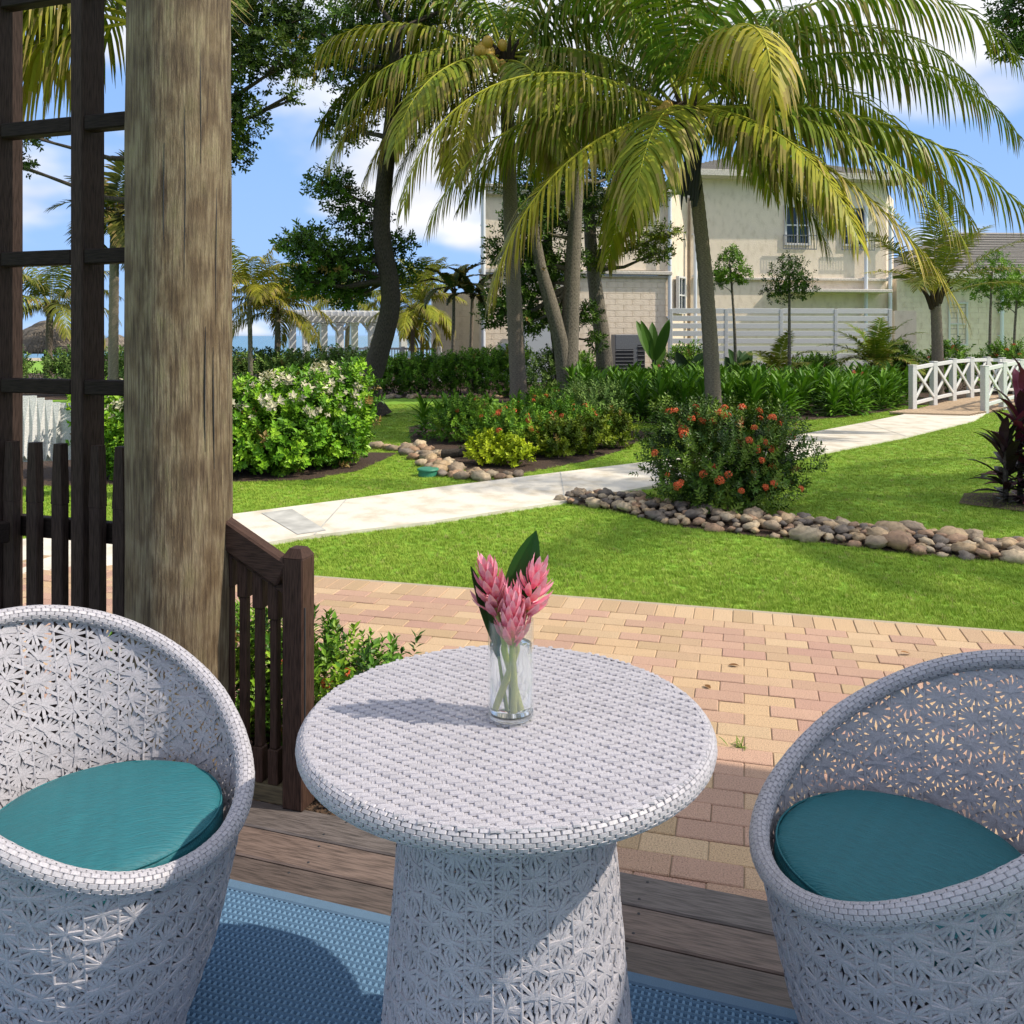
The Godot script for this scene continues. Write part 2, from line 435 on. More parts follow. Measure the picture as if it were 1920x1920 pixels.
# short flat pieces of cane lying on a surface: one patch per piece, its ends dipping under the next
func cane(mb: MB, P: Callable, a0: float, a1: float, b0: float, b1: float, rise0: float) -> void:
	var rise := rise0 * R(0.75, 1.25)
	mb.col = G(R(0.88, 1.05))
	var ea := (a1 - a0) * 0.1; var eb := (b1 - b0) * 0.1
	var A := [a0, a0 + ea, (a0 + a1) * 0.5, a1 - ea, a1]; var H := [-0.3, 0.85, 1.0, 0.85, -0.3]
	for i in 4:
		var p: Vector3 = P.call(A[i], b0 + eb, rise * H[i]); var q: Vector3 = P.call(A[i + 1], b0 + eb, rise * H[i + 1])
		var r: Vector3 = P.call(A[i + 1], b1 - eb, rise * H[i + 1]); var s: Vector3 = P.call(A[i], b1 - eb, rise * H[i])
		var deep: Vector3 = P.call((A[i] + A[i + 1]) * 0.5, (b0 + b1) * 0.5, -0.02)
		mb.face(p, q, r, s, deep)
		mb.face(p, q, P.call(A[i + 1], b0, rise * (H[i + 1] - 0.8)), P.call(A[i], b0, rise * (H[i] - 0.8)), deep)
		mb.face(s, r, P.call(A[i + 1], b1, rise * (H[i + 1] - 0.8)), P.call(A[i], b1, rise * (H[i] - 0.8)), deep)

func chair_r(h: float) -> float:
	var H := [0.0, 0.1, 0.2, 0.35, 0.47, 0.6, 0.85, 1.0]
	var Q := [0.142, 0.18, 0.216, 0.25, 0.273, 0.303, 0.367, 0.405]
	for i in 7:
		if h <= H[i + 1]: return cubic_interpolate(Q[i], Q[i + 1], Q[maxi(i - 1, 0)], Q[i + 2] if i < 6 else 0.44, clampf((h - H[i]) / (H[i + 1] - H[i]), 0.0, 1.0))
	return 0.4

func rim_h(a: float, hf: float, hb: float) -> float:      # a = 0 at the front
	return hf + (hb - hf) * pow((1.0 - cos(a)) * 0.5, 1.117)

func make_chair(label: String, at: Vector3, face: float, hf: float, hb: float) -> void:
	var t := thing("wicker_armchair", label, "armchair", at, face, "white wicker tub chairs at the round table")
	var cols := 30
	var S := func(a: float, b: float) -> Vector3:
		var h := minf(b, rim_h(a, hf, hb) - 0.012)
		var r := chair_r(h)
		return Vector3(sin(a) * r, h, cos(a) * r)
	var N := func(a: float, _b: float) -> Vector3:
		return Vector3(sin(a), -0.22, cos(a)).normalized()
	var da := TAU / cols
	for i in cols:
		var a := da * (i + 0.5)
		var st := MB.new()
		var pts := []; var rad := []
		for j in 15:
			var q: Vector3 = S.call(da * i, lerpf(0.05, rim_h(da * i, hf, hb) - 0.014, j / 14.0))
			pts.append(q + N.call(da * i, 0.0) * (0.002 if j % 2 == 0 else 0.0005)); rad.append(0.0032)
		st.tube(pts, rad, 5, false)
		obj("upright_strand", st, M.wicker, t)
		var top := rim_h(a, hf, hb) - 0.012; var pitch := 0.0505; var y0 := 0.05 if i % 2 == 0 else 0.05 - pitch * 0.5
		while y0 < top - 0.018:
			var y1 := y0 + pitch
			if top - y1 < 0.02: y1 = top
			y1 = minf(y1, top)
			y0 = maxf(y0, 0.04)
			var mb := MB.new()
			star(mb, S, N, a, (y0 + y1) * 0.5, da, y1 - y0)
			obj("woven_star", mb, M.wicker, t)
			y0 = y1
	# rim: a thick roll wrapped in short pieces of cane
	var rim := MB.new()
	var rc := func(a: float) -> Vector3:
		var h := rim_h(a, hf, hb)
		var r := chair_r(h)
		return Vector3(sin(a) * r, h, cos(a) * r)
	var P := func(a: float, b: float, up: float) -> Vector3:
		var p: Vector3 = rc.call(a); var tn: Vector3 = (rc.call(a + 0.01) - rc.call(a - 0.01)).normalized()
		var x := Vector3(sin(a), 0, cos(a)); x = (x - tn * x.dot(tn)).normalized()
		var y := tn.cross(x)
		var rr := 0.0175 + up
		return p + x * cos(b) * rr * 1.05 + y * sin(b) * rr
	var n := 112; var ring := 14
	for k in ring:
		for i in n:
			var sh := 0.5 if k % 2 else 0.0
			cane(rim, P, TAU * (i + sh) / n, TAU * (i + sh + 0.94) / n, TAU * k / ring, TAU * (k + 0.99) / ring, 0.0013)
	stuff(obj("braided_rim", rim, M.wicker, t))
	var core := MB.new()
	var pts := []; var rad := []
	for i in 73:
		pts.append(rc.call(TAU * i / 72.0)); rad.append(0.0163)
	core.tube(pts, rad, 12, false)
	obj("rim_core", core, M.wicker, t)
	var base := MB.new()
	base.lathe([Vector2(0.1, 0.0), Vector2(0.15, 0.0), Vector2(0.158, 0.012), Vector2(0.163, 0.045), Vector2(0.155, 0.055), Vector2(0.1, 0.055)], 40)
	obj("base_ring", base, M.wicker, t)
	var seat := MB.new()
	seat.lathe([Vector2(0.0, 0.385), Vector2(0.228, 0.385), Vector2(0.234, 0.38), Vector2(0.234, 0.372), Vector2(0.0, 0.37)], 40)
	obj("seat_panel", seat, M.wicker, t)
	# the cushion rests on the seat: a thing of its own

func make_cushion(label: String, at: Vector3, turn: float) -> void:
	var t := thing("seat_cushion", label, "cushion", at, turn, "teal seat cushions in the wicker chairs")
	t.scale = Vector3(0.965, 1.3, 0.965)
	var segs := 72
	var f := FastNoiseLite.new(); f.frequency = 5.0; f.seed = int(at.x * 100) + 300
	var rows := [Vector2(0.0, 0.072), Vector2(0.06, 0.0718), Vector2(0.12, 0.07), Vector2(0.17, 0.0668), Vector2(0.205, 0.0625), Vector2(0.224, 0.057), Vector2(0.2335, 0.05), Vector2(0.2375, 0.04), Vector2(0.2375, 0.02), Vector2(0.233, 0.008), Vector2(0.21, 0.0), Vector2(0.0, 0.0)]
	var P := []
	for i in rows.size():
		var ring := []
		for k in segs + 1:
			var a := TAU * (k % segs) / segs
			var q: Vector2 = rows[i]
			var p := Vector3(cos(a) * q.x, q.y, sin(a) * q.x)
			var pucker := 0.0
			if i >= 4 and i <= 8: pucker = 0.0016 * sin(a * 23.0 + 3.0 * sin(a * 4.0)) * (1.0 if i < 8 else 0.5)
			p += Vector3(cos(a), 0.3, sin(a)) * pucker + Vector3.UP * (f.get_noise_3d(p.x, 0, p.z) * 0.006 if i < 8 else 0.0)
			ring.append(p)
		P.append(ring)
	var mb := MB.new()
	var NR := []
	for i in rows.size():
		var ring := []
		for k in segs + 1:
			var kk := k % segs
			var tv: Vector3 = P[i][(kk + 1) % segs] - P[i][(kk + segs - 1) % segs]
			var tu: Vector3 = P[mini(i + 1, rows.size() - 1)][kk] - P[maxi(i - 1, 0)][kk]
			var nn := tu.cross(tv)
			if i == 0: nn = Vector3.UP
			if i == rows.size() - 1: nn = Vector3.DOWN
			nn = nn.normalized()
			if i > 0 and i < rows.size() - 1 and nn.dot(Vector3(P[i][kk].x, (P[i][kk].y - 0.035) * 8.0, P[i][kk].z)) < 0.0: nn = -nn
			ring.append(nn)
		NR.append(ring)
	for i in rows.size() - 1:
		for k in segs:
			mb.tri(P[i][k], P[i][k + 1], P[i + 1][k + 1], NR[i][k], NR[i][k + 1], NR[i + 1][k + 1])
			mb.tri(P[i][k], P[i + 1][k + 1], P[i + 1][k], NR[i][k], NR[i + 1][k + 1], NR[i + 1][k])
	obj("cushion_cover", mb, M.teal, t)
	var pp := MB.new()
	for lv in [[0.2335, 0.0515], [0.2355, 0.0085]]:
		var pts := []; var rad := []
		for i in 73:
			pts.append(Vector3(cos(TAU * i / 72.0) * lv[0], lv[1], sin(TAU * i / 72.0) * lv[0])); rad.append(0.0024)
		pp.tube(pts, rad, 6, false)
	obj("piping", pp, M.teal, t)

const TABLE := Vector3(-0.01, 0.0, -1.615)
const TT := 0.74
func make_table() -> void:
	var t := thing("wicker_table", "round white wicker pedestal table with a woven top between the two chairs", "table", TABLE, 0.12)
	var top := MB.new()
	var rt := 0.372
	var flat := func(a: float, b: float, up: float) -> Vector3: return Vector3(a, TT - 0.004 + up, b)
	var up_ := func(a: float, b: float, up: float) -> Vector3: return Vector3(b, TT - 0.006 + up, a)
	var rp := 0.0118; var lp := 0.0335
	var nr := int(rt / rp)
	for j in range(-nr, nr + 1):
		var z := j * rp
		var half := sqrt(maxf(rt * rt - z * z, 0.0))
		var x := -0.42 + fposmod(j * 0.36, 1.0) * lp
		while x < half:
			var a0 := maxf(x, -half); var a1 := minf(x + lp * 0.86, half)
			if a1 - a0 > 0.006:
				cane(top, flat, a0, a1, z - rp * 0.495, z + rp * 0.495, 0.0034)
			var c0 := x + lp * 0.84; var c1 := x + lp * 1.02
			if c0 > -half and c1 < half:
				cane(top, up_, z - rp * 0.6, z + rp * 0.6, c0, c1, 0.0026)
			x += lp
	stuff(obj("woven_top", top, M.wicker, t))
	var core := MB.new()
	core.lathe([Vector2(0, TT - 0.0065), Vector2(0.366, TT - 0.0065), Vector2(0.3765, TT - 0.011), Vector2(0.3812, TT - 0.022), Vector2(0.377, TT - 0.034), Vector2(0.366, TT - 0.042), Vector2(0.32, TT - 0.045), Vector2(0.0, TT - 0.045)], 72)
	obj("top_core", core, M.wicker, t)
	var edge := MB.new()
	var E := func(a: float, b: float, up: float) -> Vector3:     # b is the angle round the edge's rounded profile
		var y := TT - 0.0225 + sin(b) * (0.0205 + up)
		var r := 0.3605 + cos(b) * (0.022 + up)
		return Vector3(sin(a) * r, y, cos(a) * r)
	var n := 128
	for k in 10:
		for i in n:
			var sh := 0.5 if k % 2 else 0.0
			cane(edge, E, TAU * (i + sh) / n, TAU * (i + sh + 0.93) / n, 1.5 - 0.3 * (k + 0.99), 1.5 - 0.3 * k, 0.0014)
	stuff(obj("woven_edge", edge, M.wicker, t))
	var S := func(a: float, b: float) -> Vector3:
		var h := 0.03 + (TT - 0.072 - 0.03) * b
		var r := 0.192 + 0.052 * pow(clampf(1.0 - b, 0.0, 1.1), 1.35)
		return Vector3(sin(a) * r, h, cos(a) * r)
	var N := func(a: float, _b: float) -> Vector3: return Vector3(sin(a), 0.1, cos(a)).normalized()
	var cols := 28; var rows := 14; var far_side := MB.new()
	var da := TAU / cols
	for i in cols:
		var st := MB.new(); var pts := []; var rad := []
		for j in 13:
			var q: Vector3 = S.call(da * i, j / 12.0)
			pts.append(q + N.call(da * i, 0.0) * (0.003 if j % 2 == 0 else 0.001)); rad.append(0.0033)
		st.tube(pts, rad, 5, false)
		obj("upright_strand", st, M.wicker, t)
		for j in rows:
			var back := cos(da * (i + 0.5) + 0.12) < -0.35
			var mb: MB = far_side if back else MB.new()
			star(mb, S, N, da * (i + 0.5), (j + (0.5 if i % 2 == 0 else 0.15)) / rows, da, 1.0 / rows)
			if not back: obj("woven_star", mb, M.wicker, t)
	stuff(obj("woven_back", far_side, M.wicker, t))
	var base := MB.new()
	base.lathe([Vector2(0.2, 0.0), Vector2(0.25, 0.0), Vector2(0.254, 0.012), Vector2(0.25, 0.032), Vector2(0.2, 0.032)], 48)
	obj("base_ring", base, M.wicker, t)

const VASE := Vector3(-0.002, TT, -1.605)
func make_vase() -> void:
	var t := thing("glass_vase", "clear straight glass vase half full of water on the wicker table", "vase", VASE)
	var gl := StandardMaterial3D.new()
	gl.transparency = BaseMaterial3D.TRANSPARENCY_ALPHA
	gl.albedo_color = Color(0.9, 0.95, 0.95, 0.06); gl.roughness = 0.03; gl.metallic_specular = 0.5
	var mb := MB.new()
	mb.lathe([Vector2(0.0425, 0.002), Vector2(0.0425, 0.182)], 48)
	mb.lathe([Vector2(0.0395, 0.016), Vector2(0.0395, 0.182)], 48)
	mb.lathe([Vector2(0.0395, 0.182), Vector2(0.041, 0.1835), Vector2(0.0425, 0.182)], 48)
	obj("glass_wall", mb, gl, t)
	var ft := StandardMaterial3D.new()
	ft.refraction_enabled = true; ft.refraction_scale = 0.05; ft.albedo_color = Color(1, 1, 1, 0.0); ft.roughness = 0.02
	var b := MB.new()
	b.lathe([Vector2(0.0, 0.004), Vector2(0.036, 0.004), Vector2(0.041, 0.006), Vector2(0.0422, 0.01), Vector2(0.041, 0.0145), Vector2(0.0, 0.0145)], 48)
	obj("glass_foot", b, ft, t)
	var wt := StandardMaterial3D.new()
	wt.refraction_enabled = true; wt.refraction_scale = 0.033; wt.albedo_color = Color(1, 1, 1, 0.0); wt.roughness = 0.0
	var w := MB.new()
	w.lathe([Vector2(0.0, 0.0155), Vector2(0.0388, 0.0155), Vector2(0.0388, 0.138), Vector2(0.0, 0.138)], 48)
	obj("water", w, wt, t)

func ginger(label: String, foot: Vector3, head: Vector3, size: float, tone: float, spread := 1.0) -> void:
	var t := thing("pink_ginger_flower", label, "flower", VASE + foot, 0.0, "pink ginger flowers in the vase")
	var ax := (head - foot)
	var st := MB.new()
	var gm := mat(col(0.34, 0.36, 0.12), 0.5)
	st.tube([Vector3.ZERO, ax * 0.35 + Vector3(0.002, 0, 0), ax * 0.7, ax], [0.0052, 0.005, 0.0046, 0.005], 10)
	obj("stem", st, gm, t)
	var z := ax.normalized()
	var x := Vector3(0.2, 0.1, 1.0).cross(z).normalized(); var y := z.cross(x)
	var n := 48
	for i in n:
		var k := float(i) / (n - 1)
		var an := i * 2.39996
		var along := ax + z * (k * 0.088 - 0.035) * size
		var out := (x * cos(an) + y * sin(an))
		var L := lerpf(0.05, 0.036, k) * size * R(0.85, 1.25)
		var open := lerpf(1.0, 0.2, pow(k, 1.3)) * R(0.8, 1.15) * spread
		if k < 0.16: open = 0.3 + k * 4.0
		var dir := (z * (1.0 - open * 0.6) + out * open).normalized()
		var side := dir.cross(out).normalized()
		if side.length() < 0.5: side = dir.cross(x).normalized()
		var nn := side.cross(dir).normalized()
		var w := 0.0092 * size * lerpf(1.0, 0.65, k)
		var mb := MB.new()
		var prev := []
		var pr := [[0.0, 0.35], [0.3, 0.85], [0.6, 1.0], [0.85, 0.62], [1.0, 0.06]]
		for r in pr:
			var curl: float = r[0] * r[0] * 0.3 * open * L
			var c: Vector3 = along + out * 0.006 * size + dir * L * r[0] + nn * (-curl)
			var row := [c - side * w * r[1] + nn * w * 0.35 * r[1], c, c + side * w * r[1] + nn * w * 0.35 * r[1]]
			var pale := lerpf(0.0, 1.0, r[0])
			var cc := Color(0.74, 0.09, 0.22).lerp(Color(0.92, 0.42, 0.56), pale) * tone * lerpf(0.85, 1.05, k)
			if prev.size():
				mb.col = cc
				for s in 2:
					mb.face(prev[s], prev[s + 1], row[s + 1], row[s], along - out * 0.02)
			prev = row
		obj("petal", mb, M.petal, t)

func big_leaf(parent: Node, base: Vector3, tip: Vector3, width: float, face_dir: Vector3, fold: float, c: Color, called := "leaf_blade", bend := 0.0) -> void:
	var ax := tip - base
	var d := ax.normalized()
	var side := d.cross(face_dir).normalized()
	var nn := side.cross(d)
	var mb := MB.new(); mb.col = c
	var prev := []
	for i in 11:
		var s := i / 10.0
		var w := width * pow(sin(PI * clampf(s * 0.94 + 0.05, 0, 1)), 0.8)
		if i == 10: w = 0.0008
		var p := base + ax * s - nn * bend * s * s
		var row := [p - side * w + nn * fold * w, p - side * w * 0.5 + nn * fold * w * 0.4, p, p + side * w * 0.5 + nn * fold * w * 0.4, p + side * w + nn * fold * w]
		if i > 0:
			for k in 4:
				mb.face(prev[k], prev[k + 1], row[k + 1], row[k], p - nn)
		prev = row
	obj(called, mb, M.glossy_leaf, parent)

func make_bouquet() -> void:
	ginger("pink ginger flower leaning left in the vase, tallest on the left", Vector3(0.012, 0.02, -0.004), Vector3(-0.031, 0.222, 0.004), 1.0, 0.85, 0.85)
	ginger("pink ginger flower leaning right in the vase beside the green leaf", Vector3(-0.024, 0.02, 0.006), Vector3(0.033, 0.215, -0.006), 1.0, 1.1, 1.2)
	ginger("pink ginger flower standing low in the middle front of the vase", Vector3(0.004, 0.02, 0.014), Vector3(0.003, 0.172, 0.022), 0.95, 0.95, 0.7)
	var t := thing("cut_leaf", "broad dark green leaf standing up behind the pink flowers", "leaf", VASE + Vector3(0.0, 0.02, -0.015))
	big_leaf(t, Vector3(0.002, 0.14, -0.004), Vector3(0.048, 0.322, -0.012), 0.032, Vector3(-0.35, 0.1, 1.0), 0.5, Color(0.022, 0.075, 0.014))
	var st := MB.new(); st.tube([Vector3.ZERO, Vector3(0.0, 0.08, 0), Vector3(0.002, 0.145, -0.004)], [0.003, 0.0028, 0.0022], 8)
	obj("stem", st, mat(col(0.2, 0.26, 0.08), 0.5), t)
	var t2 := thing("cut_leaf", "narrow dark leaf tip poking out at the left of the bouquet", "leaf", VASE + Vector3(-0.005, 0.02, -0.002))
	big_leaf(t2, Vector3(-0.012, 0.09, 0.0), Vector3(-0.07, 0.262, 0.002), 0.013, Vector3(0.5, 0.2, 1.0), 0.4, Color(0.025, 0.06, 0.018))
	var st2 := MB.new(); st2.tube([Vector3.ZERO, Vector3(-0.012, 0.095, 0)], [0.003, 0.0022], 8)
	obj("stem", st2, mat(col(0.2, 0.26, 0.08), 0.5), t2)

func make_post() -> void:
	var t := thing("timber_post", "thick round weathered timber post at the edge of the deck", "post", Vector3(-1.058, 0.0, -2.745))
	var f := FastNoiseLite.new(); f.frequency = 1.3; f.seed = 4
	var mb := MB.new()
	var rows := 46; var segs := 56
	var H := 3.3
	for pass_ in 1:
		var P := []
		for i in rows + 1:
			var y := H * i / rows
			var ring := []
			for k in segs + 1:
				var a := TAU * (k % segs) / segs
				var r := 0.162 - 0.0024 * y + f.get_noise_3d(cos(a) * 0.5, y * 0.5, sin(a) * 0.5) * 0.008 + f.get_noise_3d(cos(a) * 7.0, y * 0.35, sin(a) * 7.0) * 0.0022
				ring.append(Vector3(cos(a) * r, y, sin(a) * r))
			P.append(ring)
		for i in rows:
			for k in segs:
				var n0 := Vector3(P[i][k].x, 0, P[i][k].z).normalized(); var n1 := Vector3(P[i][k + 1].x, 0, P[i][k + 1].z).normalized()
				mb.tri(P[i][k], P[i][k + 1], P[i + 1][k + 1], n0, n1, n1)
				mb.tri(P[i][k], P[i + 1][k + 1], P[i + 1][k], n0, n1, n0)
	obj("shaft", mb, M.post, t)
	# long drying cracks
	for k in 9:
		var ck := MB.new()
		var a := R(0.3, 2.6); var y0 := R(0.6, 2.4); var len_ := R(0.2, 0.55)
		var pts := []; var rad := []
		for i in 9:
			var y := y0 + len_ * i / 8.0
			var aa := a + sin(y * 9.0 + k) * 0.012
			pts.append(Vector3(cos(aa), 0, sin(aa)) * (0.1612 - 0.0024 * y) + Vector3.UP * y); rad.append(0.0016 * sin(PI * (i + 0.4) / 8.8) + 0.0003)
		ck.tube(pts, rad, 4, false)
		obj("drying_crack", ck, M.dark_gap, t)

func make_trellis() -> void:
	var t := thing("trellis_screen", "dark brown square-grid timber trellis beside the round post", "trellis", DECK_AT, DECK_TURN)
	for u in [-1.92, -1.555, -1.19, -0.828]:
		var mb := MB.new()
		mb.box(Transform3D(Basis(), Vector3(u, 1.65, -0.01)), Vector3(0.052, 3.3, 0.1), 0.004)
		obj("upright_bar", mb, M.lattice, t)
	for y in [0.86, 1.279, 1.715, 2.16, 2.61, 3.05]:
		for s in [[-1.892, -1.583], [-1.527, -1.218], [-1.162, -0.856], [-0.8, -0.5]]:
			var mb := MB.new()
			if y < 1.0: continue
			mb.box(Transform3D(Basis(), Vector3((s[0] + s[1]) * 0.5, y, 0.012)), Vector3(s[1] - s[0], 0.05, 0.05), 0.004)
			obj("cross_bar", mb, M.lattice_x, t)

func make_pickets() -> void:
	var t := thing("picket_railing", "dark brown picket railing with tapered tops below the trellis", "railing", DECK_AT, DECK_TURN)
	for u in [-1.34, -1.245, -1.137, -1.035, -0.925, -0.765, -0.668, -0.6]:
		var mb := MB.new()
		var h := 1.085; var w := 0.024; var d := 0.016; var z := 0.012
		if absf(u + 1.19) < 0.03: continue
		mb.box(Transform3D(Basis(), Vector3(u, 0.06 + 0.41, z)), Vector3(w * 2, 0.82, d * 2), 0.003)
		var lo := 0.88; var tl := 0.026 - 0.014
		var A := [Vector3(u - w, lo, z - d), Vector3(u + w, lo, z - d), Vector3(u + w, lo, z + d), Vector3(u - w, lo, z + d)]
		var B := [Vector3(u - tl, h, z - d), Vector3(u + w * 0.75, h, z - d), Vector3(u + w * 0.75, h, z + d), Vector3(u - tl, h, z + d)]
		for k in 4:
			mb.face(A[k], A[(k + 1) % 4], B[(k + 1) % 4], B[k], Vector3(u, 1.0, z))
		mb.quad(B[0], B[1], B[2], B[3], Vector3.UP)
		obj("picket", mb, M.lattice, t)
	for q in [[Vector3(-1.162, 0.785, -0.035), Vector3(-0.856, 0.785, -0.035)], [Vector3(-0.8, 0.785, -0.035), Vector3(-0.5, 0.785, -0.035)], [Vector3(-1.05, 0.13, -0.035), Vector3(-0.5, 0.13, -0.035)], [Vector3(-1.1, 0.785, 0.06), Vector3(-1.32, 0.785, 0.62)], [Vector3(-1.1, 0.13, 0.06), Vector3(-1.32, 0.13, 0.62)]]:
		var r := MB.new()
		r.bar(q[0], q[1], 0.04, 0.07, 0.004)
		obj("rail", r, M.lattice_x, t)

func make_stair_rail() -> void:
	var t := thing("stair_railing", "short brown timber handrail with balusters between post and newel", "railing", DECK_AT, DECK_TURN)
	var nw := MB.new()
	var s := 0.072; var u := -0.012; var w := -0.012
	nw.box(Transform3D(Basis(), Vector3(u, 0.385, w)), Vector3(s, 0.77, s), 0.004)
	var h := s * 0.5
	var A := [Vector3(u - h, 0.77, w - h), Vector3(u + h, 0.77, w - h), Vector3(u + h, 0.77, w + h), Vector3(u - h, 0.77, w + h)]
	var g := h * 0.55
	var B := [Vector3(u - g, 0.797, w - g), Vector3(u + g, 0.797, w - g), Vector3(u + g, 0.797, w + g), Vector3(u - g, 0.797, w + g)]
	for k in 4: nw.face(A[k], A[(k + 1) % 4], B[(k + 1) % 4], B[k], Vector3(u, 0.7, w))
	nw.quad(B[0], B[1], B[2], B[3], Vector3.UP)
	obj("newel_post", nw, M.dark_wood, t)
	var gr := MB.new()
	gr.bar(Vector3(u + h + 0.001, 0.12, w + h - 0.012), Vector3(u + h + 0.001, 0.62, w + h - 0.012), 0.004, 0.006, 0.0, Vector3.BACK)
	obj("groove", gr, M.dark_gap, t)
	for k in 5:
		var x := -0.094 - 0.056 * k
		var top := 0.665 + 0.52 * (0.045 + 0.056 * k)
		var b := MB.new()
		b.box(Transform3D(Basis(), Vector3(x, 0.075 + 0.035, w)), Vector3(0.036, 0.11, 0.036), 0.003)
		b.box(Transform3D(Basis(), Vector3(x, (0.165 + top - 0.12) * 0.5, w)), Vector3(0.026, top - 0.12 - 0.165, 0.026), 0.003)
		b.box(Transform3D(Basis(), Vector3(x, top - 0.06, w)), Vector3(0.036, 0.12, 0.036), 0.003)
		obj("baluster", b, M.dark_wood, t)
	var r := MB.new()
	r.bar(Vector3(-0.05, 0.715, w + 0.012), Vector3(-0.4, 0.897, w + 0.012), 0.05, 0.085, 0.006)
	r.bar(Vector3(-0.05, 0.66, w), Vector3(-0.4, 0.842, w), 0.036, 0.02, 0.003)
	obj("handrail", r, M.dark_wood_x, t)
	var lo := MB.new()
	lo.bar(Vector3(-0.05, 0.028, w), Vector3(-0.42, 0.028, w), 0.045, 0.055, 0.004)
	obj("bottom_rail", lo, mat(col(0.16, 0.125, 0.065), 0.7, M.dark_wood.albedo_texture, Vector3(1, 10, 10)), t)

func make_unseen_cover() -> void:
	# unseen slab out of view on the right, placed to shade the right-hand chair
	var t := thing("unseen_shade_cover", "", "roof")
	t.remove_meta("label"); t.remove_meta("category"); struct(t)
	var s := sun_dir()
	var k := 2.75 / s.y
	var sh := Vector3(s.x * k, 0, s.z * k)
	var mb := MB.new()
	# the four corners stand over the corners of the shade they cast on the ground, moved up the sun's slope
	var g := [Vector3(0.0, 0, -0.75), Vector3(0.02, 0, -3.3), Vector3(1.45, 0, -2.86), Vector3(1.45, 0, -0.75)]
	var lo := []; var hi := []
	for p in g:
		lo.append(p + sh + Vector3.UP * 2.75); hi.append(p + sh + Vector3.UP * 2.85)
	var c: Vector3 = (lo[0] + hi[2]) * 0.5
	mb.face(lo[0], lo[1], lo[2], lo[3], hi[0] + Vector3.UP); mb.face(hi[0], hi[1], hi[2], hi[3], lo[0] + Vector3.DOWN)
	for i in 4: mb.face(lo[i], lo[(i + 1) % 4], hi[(i + 1) % 4], hi[i], c)
	obj("unseen_shade_slab", mb, M.white, t)
	for i in [2, 3]:  # posts under the unseen slab, out of view as well
		var pb := MB.new(); var q: Vector3 = lo[i] + (lo[(i + 1) % 4] - lo[i]).normalized() * 0.12 + (lo[i - 1] - lo[i]).normalized() * 0.12
		pb.bar(Vector3(q.x, GY, q.z), Vector3(q.x, 2.75, q.z), 0.12, 0.12, 0.005, Vector3.BACK)
		obj("unseen_slab_post", pb, M.dark_wood, t)

func make_patio() -> void:
	var at := Vector3(0.24, GY + 0.03, -5.05); var turn := -0.262
	var t := thing("patio_paving", "", "paving", at, turn)
	t.remove_meta("label"); t.remove_meta("category"); struct(t)
	var ux := Vector3(cos(turn), 0, -sin(turn)); var uz := Vector3(sin(turn), 0, cos(turn))
	var bed := MB.new()
	bed.box(Transform3D(Basis(), Vector3(-0.3, -0.037, 1.6)), Vector3(8.4, 0.06, 3.3))
	obj("jointing_sand", bed, M.sand, t)
	var shapes := []
	var tones := [Color(0.62, 0.43, 0.255), Color(0.60, 0.41, 0.26), Color(0.575, 0.36, 0.26), Color(0.595, 0.38, 0.265), Color(0.64, 0.455, 0.28), Color(0.555, 0.335, 0.25)]
	for k in 12:
		var mb := MB.new()
		mb.col = tones[k % 6] * R(0.9, 1.08)
		mb.box(Transform3D(Basis.from_euler(Vector3(R(-0.006, 0.006), 0, R(-0.004, 0.004))), Vector3(0, -0.03 + R(-0.0015, 0.0015), 0)), Vector3(0.2, 0.06, 0.1), 0.003)
		shapes.append(mb)
	var meshes := []
	for s in shapes: meshes.append(s.mesh())
	var list := []
	var du := Vector3(cos(DECK_TURN), 0, -sin(DECK_TURN)); var dw := Vector3(sin(DECK_TURN), 0, cos(DECK_TURN))
	var x0 := -4.0
	while x0 < 3.6:
		list.append([Transform3D(Basis(Vector3.UP, PI / 2), Vector3(x0, 0, 0.1)), [0, 4, 1, 6, 7, 10][rng.randi() % 6]])
		x0 += 0.1035
	for j in 32:
		var z := 0.2545 + 0.1035 * j
		var x := -4.2 + (0.1015 if j % 2 else 0.0)
		while x < 3.6:
			var k := rng.randi() % 12
			if rng.randf() < 0.45: k = ([0, 1, 4, 6] if int(x * 5 + j) % 2 == 0 else [2, 3, 5, 8])[rng.randi() % 4]
			list.append([Transform3D(Basis(Vector3.UP, R(-0.008, 0.008)), Vector3(x, R(-0.0015, 0.0015), z)), k])
			x += 0.203
	var keep := []
	for b in list:
		var p: Vector3 = at + ux * b[0].origin.x + uz * b[0].origin.z
		var w := (p - DECK_AT).dot(dw); var u := (p - DECK_AT).dot(du)
		if w > 0.1: continue
		if w > -0.74 and u < 0.86 and u > -1.5: continue
		var px := 960 + p.x * 1618 / -p.z; var py := 630 + 1.55 * 1618 / -p.z
		var seen := px > -40 and px < 1960 and py > 1090
		keep.append([p.length() + (0.0 if seen else 100.0), b])
	keep.sort_custom(func(a, b): return a[0] < b[0])
	var rest := MB.new()
	for i in keep.size():
		var b = keep[i][1]
		if i < 300:
			obj("brick", meshes[b[1]], M.brick, t, b[0])
		else:
			var s: MB = shapes[b[1]]
			for k in s.v.size():
				rest.v.append(b[0] * s.v[k]); rest.n.append(b[0].basis * s.n[k]); rest.u.append(s.u[k]); rest.c.append(s.c[k])
	stuff(obj("brick_field", rest, M.brick, t))

